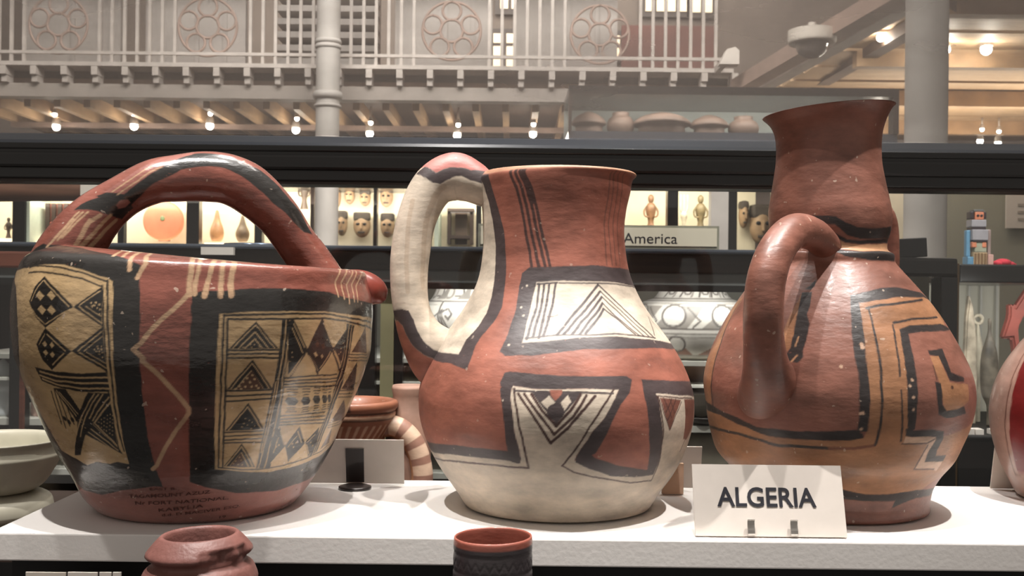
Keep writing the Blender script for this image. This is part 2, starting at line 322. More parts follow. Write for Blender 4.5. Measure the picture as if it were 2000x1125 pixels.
PAINT = {
    'POT': 'pP0 -1005,1393 -649,1355 -464,1278 -310,1303 -180,1322 -63,1336 46,1347 152,1354 254,1359 357,1353 463,1344 574,1332 694,1316 827,1295 985,1267 1105,1331 1251,1389 1482,1428 1870,1265 2180,1157 2508,1061 2514,971 2480,875 2107,863 1732,863 1446,863 787,863 632,863 484,863 350,863 195,863 40,863 -121,863 -296,863 -498,863 -753,863 -1219,905 -1395,1019 -1712,1133 -1390,1271|pK0 -1957,3131 -1506,3195 -1235,3314 -1150,3422 -1533,3446 -575,3369 -300,3246 -169,3177 -95,3135 -54,3107 -14,3083 -1,2987 4,2834 6,2686 0,2480 -6,2300 -4,2218 -11,2007 -11,1874 -12,1738 -2,1587 3,1433 26,1250 -40,1259 -163,1233 -301,1202 -533,1135 -800,1134 -1281,1307 -1265,1445 -1310,1577 -1365,1714 -1431,1858 -1501,1996 -1599,2128 -1384,2248 -1223,2368 -1116,2494 -1056,2630 -1073,2756 -1123,2872 -1337,2993 -1573,3087|pK0 255,2869 305,2894 415,2901 503,2912 595,2922 706,2921 829,2920 1037,2900 1196,2850 1701,2782 2341,2662 2282,2506 2230,2356 2310,2212 2437,2062 2383,1924 2343,1786 2325,1637 2256,1487 2225,1355 2248,1217 1363,1150 1117,1145 950,1122 740,1147 565,1161 440,1203 325,1241 221,1299 227,1507 230,1660 228,1813 227,1962 231,2127 234,2285 240,2481 250,2688 244,2766|pC0 -1123,3012 -790,3046 -619,3070 -472,3069 -335,3038 -232,2996 -171,2978 -139,2951 -132,2834 -132,2683 -131,2569 -133,2454 -141,2281 -145,2214 -156,2046 -164,1824 -173,1641 -172,1475 -251,1489 -317,1465 -422,1474 -540,1431 -628,1477 -811,1525 -842,1650 -883,1776 -932,1899 -1004,2018 -1103,2134 -924,2284 -865,2415 -850,2539 -852,2661 -874,2777 -925,2893|lK13 -789,3044 -740,3052 -612,3059 -463,3046 -329,3016 -228,2974 -167,2951|lK13 -776,3005 -592,3014 -425,2994 -318,2970 -221,2925 -192,2910|lK14 -192,2918 -182,2758 -179,2606 -176,2414 -179,2344 -187,2213 -201,2017 -208,1821 -216,1592|lK17 -166,2955 -159,2758 -158,2652 -154,2530 -155,2391 -156,2344 -162,2214 -176,2001 -185,1778 -183,1594|pK0 -590,2984 -456,2866 -355,2757 -446,2675 -552,2589 -631,2669 -703,2781 -661,2898|pK0 -192,2910 -271,2832 -355,2757 -266,2686 -186,2613 -187,2761|pK0 -552,2589 -456,2505 -373,2422 -540,2262 -606,2345 -639,2462|pK0 -186,2613 -273,2518 -373,2422 -274,2348 -184,2271 -180,2445|lC9 -584,2949 -474,2849 -384,2759|lC9 -378,2736 -550,2619|lC9 -593,2949 -647,2873 -683,2789|lC9 -670,2730 -617,2670 -561,2623|pC0 -643,2832 -613,2866 -566,2827 -595,2794|pC0 -545,2837 -519,2871 -479,2831 -504,2799|pC0 -618,2732 -586,2764 -544,2726 -575,2692|pC0 -535,2730 -508,2763 -470,2724 -498,2691|lK74 -568,2871 -567,2870|lK74 -549,2785 -548,2784|lK74 -545,2680 -544,2679|lC8 -318,2769 -202,2876|lC10 -320,2760 -188,2640|lC7 -278,2761 -191,2690|lC14 -232,2771 -231,2770|lC14 -250,2789 -249,2788|lC14 -214,2753 -214,2752|lC14 -243,2764 -242,2762|lC14 -204,2779 -203,2778|lC14 -224,2794 -223,2793|lC14 -202,2705 -202,2703|lC14 -200,2742 -199,2741|lC9 -334,2423 -259,2502 -191,2579|lC9 -326,2412 -251,2357 -182,2299|lC7 -297,2425 -190,2540|lC7 -285,2418 -181,2336|lC11 -213,2451 -212,2450|lC11 -226,2428 -225,2427|lC11 -197,2444 -196,2443|lC11 -210,2405 -210,2404|lC11 -192,2421 -192,2420|lC11 -195,2382 -194,2381|lC11 -218,2466 -217,2465|lC11 -195,2467 -195,2466|lC11 -237,2443 -236,2442|lC11 -209,2428 -208,2427|lC9 -542,2542 -413,2424|lC9 -426,2403 -527,2305|lC7 -559,2542 -616,2456|pC0 -586,2469 -563,2490 -545,2464 -568,2443|pC0 -527,2464 -506,2485 -490,2460 -511,2438|pC0 -586,2401 -562,2423 -545,2397 -569,2375|pC0 -532,2389 -510,2411 -495,2385 -517,2363|pK0 -701,2275 -510,2254 -332,2249 -187,2264 -192,2104 -362,2098 -508,2115 -670,2162|lC14 -660,2242 -481,2212 -339,2212 -185,2224|lC14 -673,2209 -532,2176 -347,2169 -185,2178|lC14 -657,2181 -502,2138 -356,2127 -190,2131|pK0 -578,2115 -477,2111 -413,1924 -357,1820 -284,1714 -211,1606 -196,1562 -259,1603 -433,1717 -478,1845 -531,1993|pK0 -322,2097 -189,2091 -196,2026 -358,1816 -446,1702 -559,1519 -633,1509 -515,1713 -448,1884|pK0 -195,2018 -205,1831 -221,1629 -287,1726 -353,1820|lK14 -574,2103 -587,1933 -607,1758|lK14 -550,2105 -551,1946 -556,1782|lK14 -525,2103 -515,1957 -509,1806|lK14 -610,2082 -620,1939 -635,1791|lK14 -503,2092 -489,1966 -476,1836|lC9 -283,2086 -404,1902 -518,1718|lC9 -258,2083 -384,1890 -488,1698|lC9 -231,2083 -366,1866|lC9 -200,2061 -348,1850|lC9 -195,2022 -339,1829 -281,1734 -222,1638|lC9 -377,1773 -300,1685 -226,1596|lC9 -405,1741 -323,1664 -245,1586|lC9 -536,2080 -444,1898|lC9 -558,2095 -509,1988 -463,1879|lC8 -308,1841 -307,1840|lC8 -316,1806 -315,1805|lC8 -284,1865 -283,1863|lC8 -291,1830 -290,1828|lC8 -299,1795 -298,1794|lC8 -262,1879 -261,1877|lC8 -269,1844 -268,1843|lC8 -276,1809 -275,1808|lC8 -283,1774 -282,1773|lC8 -239,1901 -238,1900|lC8 -245,1867 -244,1866|lC8 -252,1832 -251,1831|lC8 -259,1798 -258,1796|lC8 -266,1763 -265,1761|lC8 -273,1727 -272,1726|lC8 -218,1915 -217,1914|lC8 -224,1881 -223,1880|lC8 -230,1846 -229,1845|lC8 -237,1812 -236,1810|lC8 -243,1777 -243,1776|lC8 -250,1742 -249,1740|lC8 -202,1904 -201,1902|lC8 -208,1869 -207,1868|lC8 -214,1835 -213,1833|lC8 -220,1800 -219,1799|lC8 -226,1765 -226,1764|lC8 -233,1730 -232,1729|lC8 -447,1848 -446,1847|lC8 -426,1850 -425,1849|lC8 -442,1826 -441,1825|lC8 -421,1815 -420,1813|lC8 -443,1794 -442,1793|lC8 -419,1778 -418,1777|lC8 -459,1811 -458,1810|lK44 -550,1820 -550,1818|lK44 -578,1848 -577,1847|lK44 -509,1842 -509,1841|pC0 382,2715 490,2730 633,2737 790,2736 975,2734 1128,2708 1345,2682 1807,2632 1934,2488 2065,2356 1981,2224 1947,2074 1945,1936 1725,1924 1668,1720 1624,1526 1457,1450 1334,1408 1150,1377 958,1354 795,1345 645,1363 476,1401 414,1413 389,1419 387,1531 377,1739 368,1984 367,2216 365,2207 370,2426 379,2635|lK16 402,2706 491,2709 584,2711 735,2715 848,2714 975,2712 1174,2675 1558,2618|lK16 421,2678 501,2677 584,2676 683,2674 790,2673 975,2673 1130,2653 1272,2622 1631,2559|lK16 403,2706 401,2566 397,2426 393,2206 395,2177 396,2003 401,1820 409,1629 410,1435|lK16 421,2678 421,2517 417,2354 417,2206 418,2176 421,2001 429,1819 437,1627 438,1433|lK13 410,1433 573,1397 711,1383 902,1390 1125,1423 1310,1456 1398,1497|pK0 703,2671 771,2670 758,2542 743,2414 741,2226 745,2149 757,1971 778,1786 783,1531 789,1381 677,1397 680,1574 678,1747 673,2004 676,2154 684,2191 688,2388 697,2530|lC11 727,2663 722,2540 714,2416 704,2205 705,2167 703,1960 710,1710 704,1556 695,1399|lC11 749,2660 743,2538 735,2415 729,2203 732,2165 743,1915 751,1671 745,1534 742,1392|lC10 691,2176 689,1953 694,1711 692,1543|pK0 1167,2629 1256,2605 1228,2461 1204,2274 1227,2115 1218,1947 1245,1726 1239,1465 1157,1426 1169,1686 1165,1860 1143,2109 1143,2182 1154,2389|lC9 1197,2617 1173,2388 1173,2179 1162,2123 1161,1955 1181,1745 1192,1591 1192,1437|lC9 1229,2610 1205,2385 1211,2158 1194,2119 1189,1951 1214,1731 1220,1590 1215,1451|pK0 563,2660 496,2557 428,2453 510,2451 596,2448 686,2444 624,2553|lC9 447,2458 505,2545 562,2632 664,2451|lC9 479,2457 559,2578 629,2452|lC9 512,2456 557,2523 594,2454|lC10 547,2507 547,2506|lC10 563,2521 564,2520|lC10 535,2485 536,2483|lC10 556,2477 557,2476|lC10 573,2492 574,2491|lC10 580,2464 581,2462|lC10 542,2461 543,2460|lC10 502,2462 503,2461|lK15 419,2443 505,2440 594,2437 688,2433|lK15 419,2413 505,2411 594,2408 688,2404|lK15 419,2380 505,2379 594,2376 689,2373|pK0 549,2365 488,2247 426,2127 548,2122 678,2114 609,2242|lC9 445,2132 497,2233 548,2333 656,2122|lC9 476,2131 547,2271 621,2124|pB0 553,2276 474,2127 621,2122|lC16 554,2237 555,2236|lC16 528,2212 529,2211|lC16 508,2186 509,2185|lC16 568,2206 569,2205|lC16 545,2181 546,2179|lC16 490,2153 491,2152|lC16 522,2147 523,2146|lC16 557,2145 558,2144|lC16 594,2131 595,2130|lC16 469,2131 470,2130|lC16 499,2129 500,2128|lC16 582,2152 583,2150|lK15 424,2116 543,2114 671,2109|lK15 426,2071 546,2072 675,2071|lK15 428,2026 550,2030 680,2032|pK0 551,2004 496,1886 439,1767 554,1763 677,1756|lC9 457,1773 551,1972 655,1764|lC8 546,1867 548,1866|lC8 571,1849 572,1847|lC8 540,1827 541,1825|lC8 590,1831 591,1829|lC8 564,1808 565,1807|lC8 532,1794 533,1793|lC8 611,1796 612,1794|lC8 591,1773 593,1771|lK13 435,1754 549,1750 670,1743|lK13 438,1717 553,1715 676,1710|lK13 441,1682 558,1679 683,1672|lK13 443,1657 561,1648 689,1636|pK0 554,1638 446,1441 553,1427 668,1409|lC9 462,1446 553,1611 648,1420|lC9 490,1443 553,1557 617,1424|pB0 551,1559 486,1437 596,1421|lC10 545,1518 546,1516|lC10 522,1486 524,1485|lC10 559,1491 560,1489|lC10 509,1462 510,1460|lC10 541,1454 542,1452|lC10 570,1446 571,1445|pK0 736,2658 770,2660 813,2545 857,2427 804,2330 759,2228 744,2377 741,2518|pK0 954,2670 1002,2550 1052,2427 961,2244 859,2424 906,2547|pK0 1192,2617 1050,2427 1141,2276 1158,2466|lK20 768,2662 823,2521 879,2376 961,2220|lK20 955,2666 1005,2527 1058,2384 1146,2230|lK16 855,2423 778,2219|lK16 1050,2427 964,2243|lC9 773,2636 845,2449|lC9 765,2601 831,2410|lC9 842,2368 777,2223|lC9 971,2636 1038,2462|lC9 875,2378 938,2250|lC9 1028,2398 967,2267|lC9 1157,2581 1062,2441|lC9 1069,2403 1130,2297|lC9 1069,2380 1145,2263|pC0 905,2398 921,2405 936,2374 920,2364|pC0 956,2372 969,2383 977,2363 967,2347|pB0 916,2472 935,2493 946,2463 926,2442|pB0 956,2462 976,2476 987,2438 970,2420|lC9 769,2376 770,2375|lC9 757,2340 758,2339|lC9 765,2413 766,2412|lC9 1124,2422 1126,2421|lC9 1140,2467 1142,2466|lC9 1106,2377 1108,2376|lC9 1122,2391 1124,2390|lK13 740,2203 852,2205 979,2205 1132,2201|lK13 743,2175 857,2175 986,2172 1143,2165|lK13 746,2152 861,2150 992,2145 1153,2136|lK13 749,2128 866,2121 1000,2111 1167,2095|pK0 771,2002 784,2035 842,2029 870,1992 853,1956 803,1961|lK10 770,2107 841,2101|lK10 771,2082 846,2075|lK10 785,2055 838,2051|lK10 799,1940 860,1938|lK10 808,1920 858,1920|lK10 799,1900 875,1898|pK0 887,1992 893,2026 936,2021 961,1983 953,1946 915,1950|lK10 878,2099 929,2093|lK10 880,2073 936,2068|lK10 893,2045 931,2043|lK10 914,1929 959,1928|lK10 923,1908 959,1909|lK10 918,1888 975,1887|pK0 975,1992 978,2027 1018,2022 1044,1983 1040,1945 1004,1950|lK10 960,2101 1008,2095|lK10 964,2074 1016,2069|lK10 977,2047 1013,2044|lK10 1004,1928 1047,1928|lK10 1014,1907 1049,1908|lK10 1011,1886 1065,1885|pK0 1053,1991 1052,2026 1086,2022 1113,1983 1114,1944 1083,1948|lK10 1032,2101 1073,2096|lK10 1037,2074 1081,2070|lK10 1050,2046 1081,2044|lK10 1084,1926 1121,1926|lK10 1095,1905 1124,1906|lK10 1095,1883 1141,1883|pK0 1110,1989 1104,2025 1127,2023 1150,1984 1158,1944 1137,1947|lK10 1083,2101 1110,2098|lK10 1088,2074 1118,2071|lK10 1101,2046 1121,2045|lK10 1141,1924 1165,1926|lK10 1151,1903 1170,1906|lK10 1155,1881 1185,1883|lK13 764,1869 928,1866 1138,1854|lK13 770,1837 938,1832 1155,1817|lK13 776,1810 948,1801 1173,1781|lK13 781,1785 957,1772 1191,1747|pK0 785,1768 870,1582 775,1424 747,1663|pK0 942,1751 1049,1576 935,1416 868,1577|pK0 1148,1716 1051,1584 1144,1433 1195,1551|lC8 798,1733 860,1592|lC8 857,1546 784,1431|lC8 942,1704 1013,1590|lC8 1024,1537 941,1438|lC8 799,1665 786,1531|lC8 948,1660 895,1566|lC8 1076,1555 1136,1466|lC8 1134,1648 1071,1581|lC14 795,1623 796,1621|lC14 796,1580 797,1579|lC14 814,1595 816,1593|lC14 927,1595 929,1593|lC14 945,1559 946,1557|lC14 959,1599 961,1597|lC14 1114,1574 1116,1572|lC14 1147,1542 1150,1540|pB0 1422,2588 1234,2383 1491,2352|lK10 1205,2368 1513,2337|lK10 1210,2342 1539,2307|lK10 1217,2315 1581,2274|pB0 1338,2290 1280,2173 1231,2055 1459,2012|lK10 1204,2043 1428,2018|lK10 1219,2011 1463,1982|lK10 1236,1979 1509,1945|pB0 1336,1943 1273,1752 1616,1698|lK9 1239,1736 1449,1740|lK9 1255,1711 1485,1712|lK9 1271,1686 1531,1681|pB0 1356,1663 1275,1485 1418,1520|lD35 238,2869 144,2718 62,2595 8,2491 -32,2445|lD35 -32,2445 16,2380 10,2364 81,2261 130,2169 181,2076 227,1971 227,1927 144,1748 76,1601 14,1462 -18,1428|lD39 229,3398 245,3038 242,2864|lD31 282,3386 278,3039 265,2865|lD39 377,3362 343,3101 334,2971 310,2851|lD37 424,3356 396,3106 399,2974 387,2853|lD44 477,3344 448,3044 441,2863|lD18 1205,3183 1101,2998 1100,2867|lD18 1290,3183 1159,2988 1152,2846|lD18 1382,3183 1214,2966 1198,2801|lD18 1435,3177 1279,2973 1258,2820|lD18 1604,3218 1334,2959 1300,2820|lD26 -249,3446 -191,3173|lD26 -195,3446 -134,3172|lD31 -121,3446 -66,3040|lD35 -47,3440 6,3096 -13,2985',
    'POTH': 'pK0 -584,401 -410,412 5,481 334,526 582,545 1442,583 1860,613 1860,634 1860,644 1860,523 1860,453 1860,362 1860,271 1403,199 778,150 294,101 -247,47 -739,140 -1170,211|pK0 -272,940 -496,814 -521,739 -146,812 264,876 719,928 1167,967 1036,1112 593,1121 175,1037|lD35 234,761 329,633 382,522|lD31 627,921 634,708 532,536|lD35 960,921 901,707 758,540|lD31 353,858 260,754|lD17 -287,752 -281,601 -349,451|lD17 -173,774 -158,629 -211,493|lD17 -223,685 -279,544 -378,397|lD17 -42,803 -55,655 -141,523|pK0 -387,933 317,992 903,1075 646,1222 308,1358 69,1473 -183,1618 -316,1831 -329,2017 -294,2204 -345,2450 -547,2613 -792,2792 -1165,2859 -1365,2633 -1196,2519 -1188,2397 -1102,2196 -939,2091 -988,1982 -1060,1781 -896,1550 -344,1353 -99,1154|pP0 -342,1000 -479,1219 -716,1381 -1410,1560 -1410,1751 -969,1727 -661,1527 -288,1421 -54,1319 228,1119|lD11 -149,1051 -278,1238 -549,1423|lD11 81,1072 -56,1264 -402,1452|pP0 453,1012 369,1063 518,1122 698,1116 770,1060 627,1007',
    'JUG': 'pR0 -2390,4003 -2382,4003 -2359,4011 -2343,4018 -2327,4049 -2249,4057 -2062,4064 -881,4064 -647,4064 -437,4064 -242,4064 -55,4064 125,4064 320,4064 523,4064 749,4064 1922,4064 2132,4057 2226,4049 2281,4040 2312,4040 2374,4033 2398,4033 2374,3791 2359,3512 2351,3286 2351,2954 2351,2720 2351,2562 2351,2464 2343,2351 2335,2238 2335,2124 2320,2019 2304,1921 2288,1800 2273,1686 2164,1634 1628,1558 995,1554 754,1541 733,1352 568,1364 429,1369 304,1370 109,1495 -24,1494 -156,1490 -293,1481 -424,1488 -566,1491 -729,1488 -938,1474 -1420,1407 -2122,1513 -2343,1596 -2359,1701 -2374,1800 -2382,1913 -2398,1989 -2413,2079 -2421,2170 -2421,2260 -2429,2343 -2429,2434 -2429,2509 -2437,2600 -2429,2766 -2444,3543 -2444,3754 -2452,3950 -2437,3972 -2429,3987 -2413,3995|pK0 -485,2387 -466,2485 -456,2648 -447,2801 -473,3015 -456,3134 -363,3188 -144,3193 70,3199 270,3206 489,3213 773,3200 1294,3190 2048,3128 2168,2962 2196,2781 2158,2622 2106,2479 2098,2343 1443,2374 973,2410 756,2421 585,2423 438,2423 304,2422 178,2419 43,2400 -86,2379 -214,2357 -432,2350|pC0 -262,3058 58,3074 247,3073 449,3073 771,3068 1319,3029 1795,2977 1867,2811 1868,2660 1846,2509 1858,2374 1516,2419 968,2491 693,2520 481,2544 333,2540 196,2535 65,2518 -62,2500 -186,2487 -311,2472 -306,2622 -298,2772 -284,2918|lK23 -229,3040 -231,2824 -260,2668 -281,2510|lK23 -171,3031 -183,2825 -211,2678 -231,2530|lK23 -111,3031 -136,2826 -160,2675 -179,2523|lK23 -34,3041 -68,2846 -110,2694 -142,2539|lK17 -247,3040 -16,3053|lK13 8,3051 217,3053 443,3055 762,3053 1377,3018|lK15 -292,2517 -160,2534 -28,2550 129,2556 291,2560 491,2569 711,2548 994,2513|lK22 -29,2553 68,2678 186,2801 326,2920 494,3037|lK22 32,2561 156,2703 311,2842 503,2978|lK22 103,2562 211,2685 344,2807 505,2926|lK22 167,2562 307,2716 491,2868|lK22 221,2573 477,2815|lK17 496,3041 617,2944 726,2843 818,2736 900,2626 975,2514|lK14 505,2980 626,2874 729,2762 819,2646 899,2527|lK14 507,2930 633,2804 737,2671 826,2534|lK14 493,2872 581,2750 676,2649 764,2546|lK17 479,2818 589,2719 720,2561|lK9 1197,2733 1012,2539|lK9 1210,2722 1220,2515|lK9 1220,2679 1569,2464|lB7 -116,2736 -62,2737 -13,2752|lB26 -638,4018 -548,3868 -481,3720 -438,3569 -400,3419 -354,3267 -334,3193|lB26 -563,4018 -475,3868 -407,3719 -360,3569 -318,3419 -271,3267 -240,3193|lB26 -505,4023 -407,3870 -336,3718 -284,3568 -239,3418 -190,3268 -161,3193|lB26 -451,4026 -349,3871 -278,3717 -221,3568 -174,3418 -123,3268 -96,3194|pB0 -517,4024 -437,4026 -337,3888 -268,3752 -322,3718 -392,3874|lb18 694,4011 717,3864 729,3716 713,3567 722,3394 703,3219|lb18 745,4022 795,3874 815,3722 800,3569 822,3396 809,3220|lb18 831,4023 891,3876 917,3725 903,3573 923,3399 898,3222|lb18 943,4019 1004,3875 1035,3727 1017,3577 1039,3398 998,3216|pK0 -1040,4015 -968,3868 -866,3687 -777,3508 -728,3269 -731,3287 -686,3061 -625,2818 -652,2664 -715,2536 -738,2423 -728,2308 -729,2204 -937,2246 -1765,2253 -2376,2275 -2429,2366 -2429,2374 -2429,2343 -2429,2449 -2437,2532 -2437,2637 -2429,2826 -2444,3520 -2444,3754 -2452,3950 -2413,3995 -2390,4003 -2359,4011 -1999,4018|pC0 -1396,4026 -1212,3927 -1103,3777 -1020,3603 -951,3379 -936,3289 -897,3108 -830,2916 -798,2753 -830,2594 -884,2476 -883,2334 -1513,2336 -2116,2343 -2429,2457 -2429,2494 -2429,2472 -2429,2411 -2437,2532 -2437,2637 -2429,2826 -2444,3520 -2444,3754 -2452,3950 -2413,3995 -2390,4003 -2359,4011 -2131,4011|pK0 -1771,1528 -1272,1511 -947,1550 -765,1561 -620,1564 -493,1563 -375,1561 -378,1737 -397,1939 -426,2120 -403,2199 -366,2210 -209,2200 -59,2189 82,2187 226,2182 348,2183 477,2181 512,2145 475,2045 393,1949 330,1822 270,1659 219,1556 95,1486 93,1540 149,1649 205,1753 274,1848 335,1968 391,2065 266,2072 146,2077 32,2077 -80,2075 -194,2072 -329,2091 -337,2024 -319,1822 -309,1700 -289,1589 -283,1500 -296,1453 -326,1451 -368,1475 -508,1479 -673,1477 -876,1465 -1233,1422 -1787,1460|pK0 594,2150 590,2022 607,1815 621,1688 652,1553 682,1369 414,1436 214,1520 175,1584 80,1518 88,1477 184,1424 348,1342 579,1310 778,1309 782,1491 749,1719 722,1847 703,2016 884,1987 1173,1945 1891,1898 2032,2019 1344,2075 934,2116 730,2135|pC0 -329,2091 -194,2072 -80,2075 32,2077 146,2077 266,2074 392,2069 335,1964 274,1848 205,1753 93,1545 74,1481 129,1434 349,1337 583,1299 781,1303 923,1243 721,1231 566,1207 431,1175 279,1187 139,1193 5,1193 -128,1189 -265,1180 -411,1165 -530,1205 -656,1240 -798,1269 -975,1289 -1351,1266 -1798,1355 -1849,1483 -1242,1415 -879,1460 -674,1472 -509,1475 -368,1471 -296,1449 -283,1500 -289,1589 -309,1700 -319,1822 -337,2024|pC0 703,2016 907,1988 1319,1934 2093,1898 2077,1762 2164,1634 1870,1490 1657,1339 1537,1173 788,1292 782,1491 749,1719 722,1847|lB18 -318,2071 -291,1864 -268,1702 -250,1557 -239,1420 -360,1419 -520,1424 -655,1420 -815,1408 -1422,1340 -1661,1392|lB17 354,2070 281,1959 218,1850 161,1741 105,1628 -3,1444|lB15 -3,1444 76,1391 270,1326 400,1295 548,1256 788,1247 789,1442 764,1585 760,1718 732,1846 707,1990|lK17 -315,2052 -204,2054 -97,2054 9,2053 119,2050 230,2045 346,2039|pK0 -200,2051 -98,1888 -40,1793 23,1891 131,2048 20,2050 -89,2051|pC0 -134,1971 -84,2027 -43,1970 -91,1909|pC0 -10,1969 37,2029 60,1977 15,1903|pR0 -82,2071 6,2072 -4,2031 -43,1982 -71,2024|lK131 -44,1894 -43,1892|lB23 -287,2031 -190,1869 -132,1759 -75,1645|lB23 -75,1645 38,1772 126,1897 220,2020|lB23 -246,2032 -157,1887 -53,1718|lB23 -53,1718 72,1859 164,2026|lB23 -198,2034 -124,1896 -39,1784|lB23 -39,1784 60,1915 125,2036|pb0 726,1984 986,1949 891,1831 830,1710 765,1850|lB10 713,1994 757,1855 830,1710 895,1822 990,1932|lB10 767,1977 846,1811|lB10 835,1967 885,1849|lB10 913,1961 798,1798|lB10 860,1965 776,1859|lB11 699,1999 895,1974 1252,1928|lC11 702,2014 900,1989 1263,1943|pb0 1039,1944 1388,1906 1291,1684 1153,1580 1068,1598 1052,1735|lB11 1119,1591 1081,1484|lC14 -228,2070 -227,2069|lC14 -391,1972 -390,1971|lC14 -173,2064 -172,2063|lC19 -377,3025 -375,3023|lC19 -396,2822 -394,2821|lC19 -353,2742 -351,2741|lC19 -424,2447 -422,2446|pT0 -2343,4040 -1864,4049 -983,4011 -698,4014 -488,4023 -290,4024 -108,4028 69,4035 261,4032 465,4032 696,4036 1395,4019 1789,4040 1283,4064 718,4064 468,4064 257,4064 70,4064 -117,4064 -312,4064 -515,4064 -741,4064 -1676,4064 -2128,4057',
    'JUGH': 'pR0 1440,1915 877,1929 633,1968 464,2124 242,2237 -210,2426 -423,2571 -90,2612 252,2622 659,2532 1440,2473 1470,2394 1470,2264 1470,2141 1440,2029|pK0 1440,1837 470,1838 75,1859 -65,1947 -25,2137 -146,2249 -623,2428 -1620,2551 -423,2571 -210,2426 242,2237 464,2124 633,1968 877,1929 1440,1906|pP0 1440,711 1034,674 300,638 292,560 275,481 421,372 926,244 1500,131 1500,288 1470,357 1470,448 1440,507 1440,585 1440,667|pK0 1245,737 1051,673 300,638 301,560 284,481 430,373 1075,242 1500,61 1500,0 -94,166 166,226 -7,337 -27,432 -179,543 -210,659 63,710|ls52 -385,634 -500,846 -658,1093 -772,1286 -875,1474 -930,1665|ls39 419,924 223,1132 113,1286 60,1441 1,1573 -3,1704',
